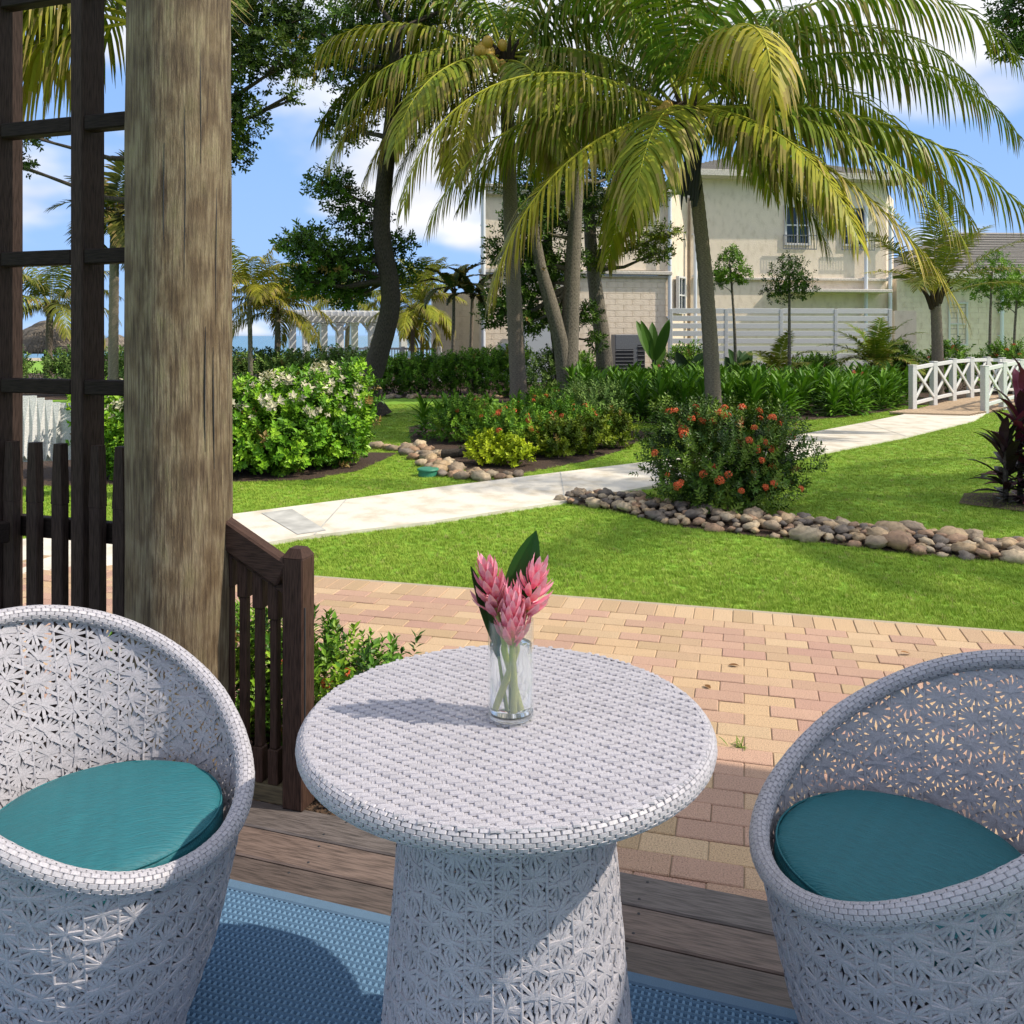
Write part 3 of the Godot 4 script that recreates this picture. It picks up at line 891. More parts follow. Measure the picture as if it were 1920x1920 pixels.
# ---------------------------------------------------------------- foliage
func sprig(n: int, ll: float, lw: float, stem: float, open: float, tipc: Color = Color.WHITE, sd := 1) -> ArrayMesh:
	# leaves set round a short twig that points up; tints are shades of white so that each copy brings its own colour
	var r := RandomNumberGenerator.new(); r.seed = sd
	var mb := MB.new()
	for i in n:
		var k := (i + 0.5) / n
		var an := i * 2.4 + r.randf_range(-0.3, 0.3)
		var o := Vector3(cos(an), 0, sin(an))
		var d := (o * open * (1.15 - 0.5 * k) + Vector3.UP * (0.35 + 0.6 * k) + Vector3(0, r.randf_range(-0.3, 0.2), 0)).normalized()
		var b := Vector3.UP * stem * k
		var side := d.cross(Vector3.UP).normalized()
		var nn := side.cross(d)
		if nn.y < 0: nn = -nn
		var L := ll * r.randf_range(0.75, 1.15); var w := lw * r.randf_range(0.85, 1.1)
		var t := r.randf_range(0.8, 1.12)
		mb.col = Color(t, t, t).lerp(tipc * t, k * k)
		var m := b + d * L * 0.45 - nn * w * 0.25
		var ml := b + d * L * 0.5 + side * w + nn * w * 0.15; var mr := b + d * L * 0.5 - side * w + nn * w * 0.15
		var tip := b + d * L - nn * L * 0.14
		mb.leaf2(b, ml, m); mb.leaf2(b, m, mr); mb.leaf2(ml, tip, m); mb.leaf2(m, tip, mr)
	return mb.mesh()

func aim(d: Vector3, spin: float, s: float) -> Basis:
	var y := d.normalized()
	var x := Vector3(sin(spin), 0.13, cos(spin)).cross(y).normalized()
	return Basis(x, y, x.cross(y)).scaled(Vector3.ONE * s)

# blobs: [centre, radius (Vector3), count]; leaves crowd towards each blob's skin and thin out in its gaps
func cloud(blobs: Array, tints: Array, size: float, up := 0.5, clump := 1.6, sd := 1, floor_y := -99.0) -> Array:
	var f := FastNoiseLite.new(); f.frequency = clump; f.fractal_octaves = 2; f.seed = sd
	var xf := []; var cs := []
	for b in blobs:
		var c: Vector3 = b[0]; var rad: Vector3 = b[1]
		var made := 0; var tries := 0
		while made < b[2] and tries < b[2] * 5:
			tries += 1
			var d := Vector3(rng.randfn(), rng.randfn(), rng.randfn()).normalized()
			var p := c + d * rad * (pow(rng.randf(), 0.42) if rng.randf() < 0.88 else R(0.95, 1.22))
			if p.y < floor_y: continue
			var k := f.get_noise_3dv(p)
			if k < -0.22 and rng.randf() < 0.85: continue
			made += 1
			var o := (d + Vector3.UP * up + Vector3(R(-0.6, 0.6), R(-0.5, 0.5), R(-0.6, 0.6))).normalized()
			xf.append(Transform3D(aim(o, R(0, TAU), size * R(0.7, 1.25)), p))
			var sat := Color(0.93, 1.08, 0.62)
			var q := clampf(0.5 + k * 1.1 + R(-0.3, 0.3), 0.0, 0.999) * (tints.size() - 1)
			cs.append(tints[int(q)].lerp(tints[int(q) + 1], q - int(q)) * R(0.8, 1.2) * sat if rng.randf() > 0.012 else Color(0.22, 0.15, 0.04))
	return [xf, cs]

func shrub(called: String, label: String, cat: String, group: String, at: Vector3, blobs: Array, mesh: Mesh, m: Material, tints: Array, size: float, up := 0.8, flowers: Array = [], stems := 5) -> Node3D:
	var t := thing(called, label, cat, at, 0.0, group)
	var c := cloud(blobs, tints, size, up, 3.0, rng.randi() % 999, 0.03)
	stuff(multi("foliage", mesh, m, c[0], c[1], t))
	var st := MB.new()
	for i in stems:
		var b: Array = blobs[i % blobs.size()]
		var tip: Vector3 = b[0] + Vector3(R(-0.5, 0.5) * b[1].x, R(0.0, 0.4) * b[1].y, R(-0.5, 0.5) * b[1].z)
		var r0 := Vector3(b[0].x * 0.6 + R(-0.05, 0.05), -0.01, b[0].z * 0.6 + R(-0.05, 0.05))
		st.tube([r0, r0.lerp(tip, 0.5) + Vector3(R(-0.03, 0.03), 0.03, R(-0.03, 0.03)), tip], [0.012, 0.009, 0.004], 6)
	obj("stem", st, M.bark, t)
	if flowers.size():
		# flowers: [mesh, material, how many, tints, scale]
		var fl := []
		for i in flowers[2]:
			var b: Array = blobs[rng.randi() % blobs.size()]
			var d := Vector3(rng.randfn(), absf(rng.randfn()) * 0.9 + 0.1, rng.randfn() + 0.35).normalized()
			var p: Vector3 = b[0] + d * b[1] * R(0.93, 1.06)
			if p.y < 0.08: continue
			fl.append([p, d])
		for q in fl:
			var o := obj(flowers[5] if flowers.size() > 5 else "flower_head", flowers[0], flowers[1], t, Transform3D(aim((q[1] + Vector3.UP * 0.6), R(0, TAU), flowers[4] * R(0.75, 1.2)), q[0]))
	return t

func flower_mesh(c: Color, c2: Color, n: int, r: float, sd: int) -> ArrayMesh:   # a rounded head of small four-petalled florets
	var q := RandomNumberGenerator.new(); q.seed = sd
	var mb := MB.new()
	for i in n:
		var k := (i + 0.5) / n
		var an := i * 2.4; var el := acos(1.0 - k * 0.95)
		var d := Vector3(sin(el) * cos(an), cos(el), sin(el) * sin(an))
		var p := d * r * q.randf_range(0.85, 1.1)
		var x := d.cross(Vector3(0.3, 0.2, 1)).normalized(); var y := d.cross(x)
		mb.col = c.lerp(c2, q.randf())
		var s := r * 0.3
		for j in 4:
			var a := j * PI / 2 + i
			var e := x * cos(a) + y * sin(a); var g := x * cos(a + 0.6) + y * sin(a + 0.6); var h := x * cos(a - 0.6) + y * sin(a - 0.6)
			mb.leaf2(p, p + g * s * 0.6 + d * s * 0.2, p + e * s * 1.2); mb.leaf2(p, p + e * s * 1.2, p + h * s * 0.6 + d * s * 0.2)
	return mb.mesh()

# a tree: tapered trunk, limbs to each blob, a crown of leaf sprigs
func tree(called: String, label: String, cat: String, group: String, trunk: Array, r0: float, r1: float, blobs: Array, mesh: Mesh, tints: Array, size: float, bark: Material, m: Material = null, up := 0.35, extra: Array = []) -> Node3D:
	var base: Vector3 = trunk[0]
	var t := thing(called, label, cat, base, 0.0, group)
	var pts := []; var rad := []
	var f := FastNoiseLite.new(); f.frequency = 0.8; f.seed = rng.randi() % 500
	# round the corners of the given line
	var cv := Curve3D.new()
	for i in trunk.size():
		var a: Vector3 = trunk[maxi(i - 1, 0)]; var b: Vector3 = trunk[mini(i + 1, trunk.size() - 1)]
		var h: Vector3 = (b - a) * 0.2
		cv.add_point(trunk[i] - base, -h, h)
	var n := 22
	for i in n + 1:
		var k := float(i) / n
		var p := cv.sample_baked(k * cv.get_baked_length(), true)
		pts.append(p)
		rad.append(lerpf(r0, r1, k) * (1.0 + 0.08 * f.get_noise_1d(i * 1.7)) + (r0 * 0.5 * pow(maxf(0.0, 1.0 - k * 12.0), 2.0)))
	var tb := MB.new(); tb.tube(pts, rad, 14)
	obj("trunk", tb, bark, t)
	for e in extra:      # further trunks
		var eb := MB.new(); var ep := []; var er := []
		for i in e.size():
			ep.append(e[i] - base); er.append(lerpf(r0 * 0.9, r1, float(i) / (e.size() - 1)))
		eb.tube(ep, er, 12)
		obj("trunk", eb, bark, t)
	for b in blobs:
		var c: Vector3 = b[0] - base
		var best := 0; var bd := 1e9
		for i in pts.size():
			var q: Vector3 = pts[i]
			var dd := q.distance_to(c) + maxf(0.0, q.y - c.y + 0.3) * 2.0
			if i > n / 3 and dd < bd: bd = dd; best = i
		var s: Vector3 = pts[best]
		var lb := MB.new()
		var mid := s.lerp(c, 0.5) + Vector3(R(-0.1, 0.1), -0.06 * bd, R(-0.1, 0.1))
		var lr: float = minf(rad[best] * 0.5, 0.02 + 0.03 * s.distance_to(c))
		lb.tube([s, s.lerp(mid, 0.5) + Vector3(0, 0.02, 0), mid, c], [lr, lr * 0.85, lr * 0.6, lr * 0.25], 7)
		for k in 4:
			var tip: Vector3 = c + Vector3(R(-1, 1), R(-0.6, 1), R(-1, 1)).normalized() * b[1] * 0.85
			lb.tube([mid.lerp(c, R(0.3, 1.0)), (c + tip) * 0.5 + Vector3(0, R(-0.05, 0.05), 0), tip], [lr * 0.35, lr * 0.22, 0.004], 5)
		obj("limb", lb, bark, t)
	var loc := []
	for b in blobs: loc.append([b[0] - base, b[1], b[2]])
	var c := cloud(loc, tints, size, up, 1.3 / maxf(0.5, loc[0][1].x), rng.randi() % 999)
	stuff(multi("crown", mesh, m if m else M.leaf, c[0], c[1], t))
	return t

# ---------------------------------------------------------------- palms
# one feathered frond: the rib leaves the crown along +x rising at e0 degrees and bends down by `bend`; leaflets hang
func frond_mesh(L: float, e0: float, bend: float, pairs: int, ll: float, droop: float, yellow: float, sd: int, g := Color(0.055, 0.105, 0.014), lw := 0.021, v := 0.35) -> ArrayMesh:
	var r := RandomNumberGenerator.new(); r.seed = sd
	var mb := MB.new()
	var pts := [Vector3.ZERO]; var N := 24
	var sway := r.randf_range(-0.25, 0.25)
	var tg := []
	for i in N:
		var s := float(i) / N
		var e := deg_to_rad(e0 - bend * pow(s, 1.25))
		var d := Vector3(cos(e), sin(e), sway * s * 0.6).normalized()
		tg.append(d)
		pts.append(pts[-1] + d * L / N)
	tg.append(tg[-1])
	var rad := []
	for i in N + 1: rad.append(lerpf(0.032, 0.005, pow(float(i) / N, 0.7)) * L / 4.5)
	var yel := Color(0.40, 0.345, 0.035); var tan_ := Color(0.36, 0.25, 0.1)
	mb.col = g.lerp(yel, 0.45 + 0.4 * yellow) * 1.5
	mb.tube(pts, rad, 5, false)
	for j in pairs:
		var s := 0.13 + 0.87 * (j + 0.5) / pairs
		for sg: float in [-1.0, 1.0]:
			var ss := clampf(s + r.randf_range(-0.006, 0.006), 0.0, 1.0)
			var x := ss * N; var i := mini(int(x), N - 1)
			var p: Vector3 = pts[i].lerp(pts[i + 1], x - i)
			var t: Vector3 = tg[i]
			var side := t.cross(Vector3.UP).normalized() * sg
			if side.length() < 0.5: side = Vector3(0, 0, sg)
			var nrm := side.cross(t).normalized()
			if nrm.y < 0: nrm = -nrm
			var fwd := lerpf(0.3, 1.3, ss * ss)
			var d := (side * 0.85 + t * fwd * 0.85 + nrm * v * r.randf_range(0.3, 1.3)).normalized()
			var len_ := ll * pow(sin(PI * (0.1 + 0.83 * ss)), 0.7) * r.randf_range(0.88, 1.08)
			if r.randf() < 0.04: len_ *= 0.6
			var w := lw * (0.75 + 0.4 * sin(PI * ss)) * r.randf_range(0.85, 1.1)
			var dr := droop * r.randf_range(0.75, 1.3)
			var old := clampf(yellow * (0.55 + 0.7 * ss) + r.randf_range(-0.25, 0.25) * (0.3 + yellow), 0.0, 1.0)
			var bright := r.randf_range(0.75, 1.25)
			var prev := []
			var q := p; var seg := 4
			for k in seg + 1:
				var f := float(k) / seg
				var ww: float = w * [0.45, 1.0, 0.92, 0.6, 0.04][k]
				var cr: Vector3 = d.cross(nrm).normalized()
				var row := [q - cr * ww - nrm * ww * 0.25, q + cr * ww - nrm * ww * 0.25]
				if k > 0:
					var c := g.lerp(yel, clampf(old * 0.9 + 0.12 * f, 0.0, 1.0))
					if f > 0.7 and r.randf() < 0.25 + yellow * 0.5: c = c.lerp(tan_, 0.6)
					mb.col = c * bright
					var nn: Vector3 = (nrm + cr * 0.3 * sg).normalized()
					mb.tri(prev[0], prev[1], row[1], nn, nn, nn)
					mb.tri(prev[0], row[1], row[0], nn, nn, nn)
				prev = row
				d = (d + Vector3.DOWN * dr * (0.42 + 0.35 * f)).normalized()
				nrm = cr.cross(d).normalized()
				if nrm.dot(d.cross(cr)) < 0.0 and nrm.y < -0.2: nrm = nrm
				q += d * len_ / seg
	return mb.mesh()

# fronds: [dx, dz, e0, bend, length, droop, yellow]
func palm(label: String, base: Vector3, crown: Vector3, r0: float, r1: float, fronds: Array, group := "coconut palms in the garden", lean := 0.0, pairs := 64, ll := 0.72, g := Color(0.055, 0.105, 0.014), nuts := 0, nut_dir := Vector3(-1, 0, 1), lw := 0.021, bark: Material = null, called := "coconut_palm") -> Node3D:
	var t := thing(called, label, "palm tree", base, 0.0, group)
	var c := crown - base
	var pts := []; var rad := []
	var n := maxi(14, int(c.y / 0.075))
	for i in n + 1:
		var k := float(i) / n
		var p := c * k + Vector3(sin(k * PI) * lean, 0, sin(k * PI * 1.5) * lean * 0.3)
		p.x += c.x * (k * k - k) * 0.35
		pts.append(p)
		var r := lerpf(r0, r1, pow(k, 0.6)) + r0 * 0.45 * pow(maxf(0.0, 1.0 - k * 9.0), 2.0)
		rad.append(r * (1.03 if i % 2 == 0 else 0.975))
	var tb := MB.new(); tb.tube(pts, rad, 16)
	obj("trunk", tb, bark if bark else M.palm_bark, t)
	# sheaths of fibre round the bud
	var fb := MB.new()
	for i in 12:
		var an := i * 2.4
		var o := Vector3(cos(an), 0, sin(an))
		var s := c + o * r1 * 0.8 - Vector3.UP * R(0.05, 0.35) * minf(1.0, r1 / 0.11)
		var z := r1 / 0.12 * (1.0 if r1 > 0.095 else 0.6)
		fb.tube([s, s + (o * 0.1 + Vector3.UP * 0.25) * z, s + (o * R(0.15, 0.35) + Vector3.UP * R(0.3, 0.55)) * z], [r1 * 0.55, r1 * 0.4, 0.012], 6)
	obj("leaf_sheath", fb, M.fibre, t)
	for f in fronds:
		var m := frond_mesh(f[4], f[2], f[3], int(pairs * R(0.92, 1.05)), ll * R(0.92, 1.08), f[5], f[6], rng.randi() % 99999, g, lw)
		var az := atan2(-f[1], f[0])
		obj("frond", m, M.frond, t, Transform3D(Basis(Vector3.UP, az), c + Vector3(f[0], 0, f[1]) * 0.08 + Vector3.UP * R(-0.1, 0.1)))
	if nuts:
		var nb := MB.new()
		nb.lathe([Vector2(0, -0.13), Vector2(0.05, -0.115), Vector2(0.095, -0.05), Vector2(0.105, 0.02), Vector2(0.08, 0.085), Vector2(0.035, 0.12), Vector2(0, 0.125)], 14)
		var nm := nb.mesh()
		var d := nut_dir.normalized()
		for i in nuts:
			var q := c + d * 0.55 + Vector3(R(-0.26, 0.26), R(-0.42, 0.08), R(-0.16, 0.16))
			obj("coconut", nm, M.coconut, t, Transform3D(Basis.from_euler(Vector3(R(-0.5, 0.5), R(0, 6), R(-0.5, 0.5))).scaled(Vector3.ONE * R(0.8, 1.1)), q))
		var sk := MB.new()
		for i in 4:
			sk.tube([c, c + d * 0.2 + Vector3(R(-0.1, 0.1), 0.12, R(-0.1, 0.1)), c + d * 0.4 + Vector3(R(-0.15, 0.15), -0.05, R(-0.1, 0.1))], [0.02, 0.016, 0.012], 6)
		obj("fruit_stalk", sk, M.fibre, t)
	return t

func small_fronds(n: int, L: float, e_lo: float, e_hi: float, bend: float, droop: float, yellow: float) -> Array:
	var out := []
	for i in n:
		var a := i * 2.4 + R(-0.3, 0.3)
		var k := (i + 0.5) / n
		out.append([cos(a), sin(a), lerpf(e_lo, e_hi, k) + R(-6, 6), bend * R(0.8, 1.2) * lerpf(1.1, 0.7, k), L * R(0.85, 1.1), droop, yellow * R(0.5, 1.3) * (1.3 - k)])
	return out

# a rosette of strap leaves (gingers, cordylines, crotons)
func strap_plant(n: int, ll: float, lw: float, e_lo: float, e_hi: float, arch: float, cane_h: float, a: Color, b: Color, sd: int) -> MB:
	var r := RandomNumberGenerator.new(); r.seed = sd
	var mb := MB.new()
	for i in n:
		var k := (i + 0.5) / n
		var an := i * 2.4 + r.randf_range(-0.4, 0.4)
		var o := Vector3(cos(an), 0, sin(an))
		var e := deg_to_rad(lerpf(e_lo, e_hi, k) + r.randf_range(-10, 10))
		var p := Vector3(r.randf_range(-0.03, 0.03), cane_h * k * r.randf_range(0.8, 1.0), r.randf_range(-0.03, 0.03))
		var L := ll * r.randf_range(0.75, 1.1); var side := o.cross(Vector3.UP)
		var c := a.lerp(b, r.randf()) * r.randf_range(0.8, 1.2)
		var prev := []; var seg := 4
		for s in seg + 1:
			var f := float(s) / seg
			var w: float = lw * [0.3, 0.85, 1.0, 0.75, 0.03][s]
			var d := o * cos(e) + Vector3.UP * sin(e)
			var nn := o * -sin(e) + Vector3.UP * cos(e)
			var row := [p - side * w + nn * w * 0.35, p, p + side * w + nn * w * 0.35]
			if s > 0:
				mb.col = c
				for q in 2: 
					mb.leaf2(prev[q], prev[q + 1], row[q + 1]); mb.leaf2(prev[q], row[q + 1], row[q])
			prev = row
			p += d * L / seg
			e -= deg_to_rad(arch) / seg * (0.5 + f)
	return mb

# ---------------------------------------------------------------- ground, path, stones
const PATH_LOW := [Vector2(-6.5, -3.2), Vector2(-4.4, -4.55), Vector2(-2.6, -5.77), Vector2(-2.03, -6.19), Vector2(-1.51, -6.6), Vector2(-0.7, -7.06), Vector2(0.49, -7.96), Vector2(1.47, -8.8), Vector2(2.7, -9.95), Vector2(3.93, -11.15), Vector2(5.97, -13.06), Vector2(8.35, -15.6), Vector2(9.5, -17.25)]
const PATH_UP := [Vector2(-7.2, -4.2), Vector2(-5.1, -5.55), Vector2(-3.06, -6.85), Vector2(-2.33, -7.42), Vector2(-1.54, -8.04), Vector2(-0.6, -8.8), Vector2(0.54, -9.65), Vector2(1.76, -10.54), Vector2(3.2, -12.0), Vector2(4.61, -13.5), Vector2(6.2, -15.2), Vector2(7.6, -16.75), Vector2(8.1, -17.75)]
const ISLAND := [Vector2(-1.75, -14.6), Vector2(-1.45, -12.4), Vector2(-1.13, -11.4), Vector2(-0.62, -9.95), Vector2(0.0, -9.55), Vector2(0.92, -10.67), Vector2(1.48, -11.66), Vector2(2.3, -13.78), Vector2(1.5, -15.3), Vector2(0.2, -17.6), Vector2(-1.2, -16.5)]
const FERN_BED := [Vector2(1.2, -15.4), Vector2(3.19, -15.2), Vector2(5.0, -15.6), Vector2(6.2, -16.3), Vector2(7.6, -17.6), Vector2(8.4, -18.8), Vector2(15, -23), Vector2(18, -30), Vector2(-0.5, -30), Vector2(-0.3, -20)]
const FAR_BED := [Vector2(-16, -20.5), Vector2(-6, -21.3), Vector2(-0.2, -21.8), Vector2(-0.4, -30), Vector2(-4, -36), Vector2(-25, -36)]
const HEDGE_BED := [Vector2(-6.5, -8.6), Vector2(-2.2, -9.25), Vector2(-1.75, -9.9), Vector2(-1.5, -11.4), Vector2(-3.0, -11.6), Vector2(-7.0, -10.8)]
const STONES_LOW := [Vector2(0.42, -8.02), Vector2(0.94, -7.6), Vector2(1.27, -7.06), Vector2(1.82, -6.69), Vector2(2.34, -6.43), Vector2(2.8, -6.12), Vector2(3.48, -5.86), Vector2(4.3, -5.5)]
const STONES_UP := [Vector2(0.61, -8.22), Vector2(1.03, -8.3), Vector2(1.45, -7.95), Vector2(2.04, -7.4), Vector2(2.65, -7.15), Vector2(2.93, -6.8), Vector2(3.5, -6.5), Vector2(4.4, -6.05)]

func strip(low: Array, up: Array, y0: float, y1: float) -> MB:
	var mb := MB.new()
	for i in low.size() - 1:
		var a := Vector3(low[i].x, y1, low[i].y); var b := Vector3(low[i + 1].x, y1, low[i + 1].y)
		var c := Vector3(up[i + 1].x, y1, up[i + 1].y); var d := Vector3(up[i].x, y1, up[i].y)
		mb.quad(a, b, c, d, Vector3.UP)
		var dn := Vector3.DOWN * (y1 - y0)
		mb.face(a, b, b + dn, a + dn, (c + d) * 0.5 + dn * 0.5)
		mb.face(d, c, c + dn, d + dn, (a + b) * 0.5 + dn * 0.5)
	return mb

func poly_sheet(p: Array, y: float, rough := 0.0) -> MB:
	var mb := MB.new()
	var pl := PackedVector2Array(p)
	var ix := Geometry2D.triangulate_polygon(pl)
	for i in range(0, ix.size(), 3):
		var a := pl[ix[i]]; var b := pl[ix[i + 1]]; var c := pl[ix[i + 2]]
		mb.tri(Vector3(a.x, y, a.y), Vector3(b.x, y, b.y), Vector3(c.x, y, c.y), Vector3.UP, Vector3.UP, Vector3.UP)
	return mb

func inside(p: Vector2, poly: Array) -> bool:
	return Geometry2D.is_point_in_polygon(p, PackedVector2Array(poly))

func ring_poly(low: Array, up: Array) -> Array:
	var q := up.duplicate(); q.reverse()
	return low + q

func make_setting() -> void:
	var g := MB.new()
	g.box(Transform3D(Basis(), Vector3(0, GY - 0.3, -21)), Vector3(300, 0.6, 66))
	struct(obj("lawn_ground", g, M.lawn))
	var sand := MB.new()
	sand.box(Transform3D(Basis(), Vector3(0, GY - 0.7, -62)), Vector3(900, 0.6, 30))
	struct(obj("beach_sand", sand, M.sand))
	var sea := MB.new()
	sea.quad(Vector3(-14000, -1.2, -60), Vector3(14000, -1.2, -60), Vector3(14000, -1.2, -24000), Vector3(-14000, -1.2, -24000), Vector3.UP)
	struct(obj("sea", sea, M.sea))
	var p := strip(PATH_LOW, PATH_UP, GY - 0.02, GY + 0.03)
	var path := struct(obj("path", p, M.path)) as Node3D
	var band := MB.new(); var y := GY + 0.034
	band.quad(Vector3(-2.15, y, -7.4), Vector3(-1.93, y, -7.57), Vector3(-1.45, y, -6.74), Vector3(-1.64, y, -6.6), Vector3.UP)
	obj("stone_band", band, M.path_band, path)
	for k in [2, 4, 6, 7, 8, 9, 10]:
		var jt := MB.new(); var a := Vector3(PATH_LOW[k].x, GY + 0.0335, PATH_LOW[k].y); var b := Vector3(PATH_UP[k].x, GY + 0.0335, PATH_UP[k].y)
		var w := (b - a).normalized().cross(Vector3.UP) * 0.006
		jt.quad(a - w, a + w, b + w, b - w, Vector3.UP)
		obj("expansion_joint", jt, M.path_band, path)
	for q in [["island_soil", ISLAND, 0.006], ["fern_bed_soil", FERN_BED, 0.01], ["far_bed_soil", FAR_BED, 0.008], ["hedge_soil", HEDGE_BED, 0.007], ["stone_border_soil", ring_poly(STONES_LOW, STONES_UP), 0.009]]:
		struct(obj(q[0], poly_sheet(q[1], GY + q[2]), M.soil))
	# soil of the bed along the deck
	var b := MB.new()
	b.box(Transform3D(Basis(Vector3.UP, DECK_TURN), on_deck(-0.3, GY - 0.002, -0.37)), Vector3(2.4, 0.06, 0.72))
	struct(obj("deck_bed_soil", b, M.soil))
	# cut grass, tuft by tuft where it is near enough to see
	var xf := []; var cs := []
	var pp := ring_poly(PATH_LOW, PATH_UP); var sp := ring_poly(STONES_LOW, STONES_UP)
	var f := FastNoiseLite.new(); f.frequency = 0.7; f.fractal_octaves = 3
	var ux := Vector2(cos(0.262), sin(0.262))
	var made := 0
	while made < 150000:
		var z := -4.1 - 15.5 * pow(rng.randf(), 1.7)
		var x := R(-0.75, 0.66) * -z + R(-0.4, 0.4)
		made += 1
		var q := Vector2(x, z)
		var rel := q - Vector2(0.24, -5.05)
		if rel.dot(Vector2(-ux.y, ux.x)) > -0.015 : continue
		var qj := q + Vector2(R(-0.03, 0.03), R(-0.03, 0.03))
		if inside(qj, pp) or inside(qj, sp) or inside(q, ISLAND) or inside(q, FERN_BED) or inside(q, HEDGE_BED): continue
		if x < -6.5: continue
		var s := lerpf(0.85, 2.0, clampf((-z - 5.0) / 12.0, 0, 1))
		xf.append(Transform3D(Basis(Vector3.UP, R(0, TAU)).scaled(Vector3(s, R(0.7, 1.15), s)), Vector3(x, GY - 0.002, z)))
		var k := clampf(0.5 + f.get_noise_2d(x * 2, z * 2) * 0.45 + R(-0.3, 0.3), 0, 1)
		cs.append((Color(0.21, 0.35, 0.03).lerp(Color(0.35, 0.465, 0.065), k) if rng.randf() > 0.025 else Color(0.4, 0.36, 0.14)))
	var tb := MB.new()
	var r := RandomNumberGenerator.new(); r.seed = 3
	for i in 16:
		var a := r.randf() * TAU; var o := Vector3(cos(a), 0, sin(a))
		var b0 := Vector3(r.randf_range(-0.026, 0.026), 0, r.randf_range(-0.026, 0.026))
		var h := r.randf_range(0.012, 0.03); var w := o.cross(Vector3.UP) * 0.0022
		var t := r.randf_range(0.8, 1.15); tb.col = Color(t, t, t)
		tb.leaf2(b0 - w, b0 + w, b0 + o * h * 0.8 + Vector3.UP * h)
	stuff(multi("grass", tb.mesh(), M.grass, xf, cs))

func stone_meshes() -> Array:
	var out := []
	var tones := [[Color(0.46, 0.35, 0.235), "grey-brown"], [Color(0.60, 0.43, 0.25), "tan"], [Color(0.52, 0.325, 0.2), "reddish brown"], [Color(0.25, 0.205, 0.165), "dark grey"], [Color(0.70, 0.55, 0.36), "pale buff"]]
	for k in 20:
		var f := FastNoiseLite.new(); f.frequency = 1.1; f.seed = k + 50; f.fractal_octaves = 2
		var mb := MB.new(); mb.col = tones[k % 5][0] * R(0.85, 1.12)
		var N := 14; var V := 9
		var P := []
		for i in V + 1:
			var row := []
			var el := PI * i / V
			for j in N + 1:
				var an := TAU * (j % N) / N
				var d := Vector3(sin(el) * cos(an), cos(el), sin(el) * sin(an))
				var sq := d * (1.0 + 0.5 * f.get_noise_3dv(d * 1.2)) * Vector3(1, 0.5, 0.76)
				row.append(sq)
			P.append(row)
		for i in V:
			for j in N:
				var nr := func(v: Vector3) -> Vector3: return (v / Vector3(1, 0.34, 0.58)).normalized()
				mb.tri(P[i][j], P[i][j + 1], P[i + 1][j + 1], nr.call(P[i][j]), nr.call(P[i][j + 1]), nr.call(P[i + 1][j + 1]))
				mb.tri(P[i][j], P[i + 1][j + 1], P[i + 1][j], nr.call(P[i][j]), nr.call(P[i + 1][j + 1]), nr.call(P[i + 1][j]))
		out.append([mb.mesh(), tones[k % 5][1]])
	return out

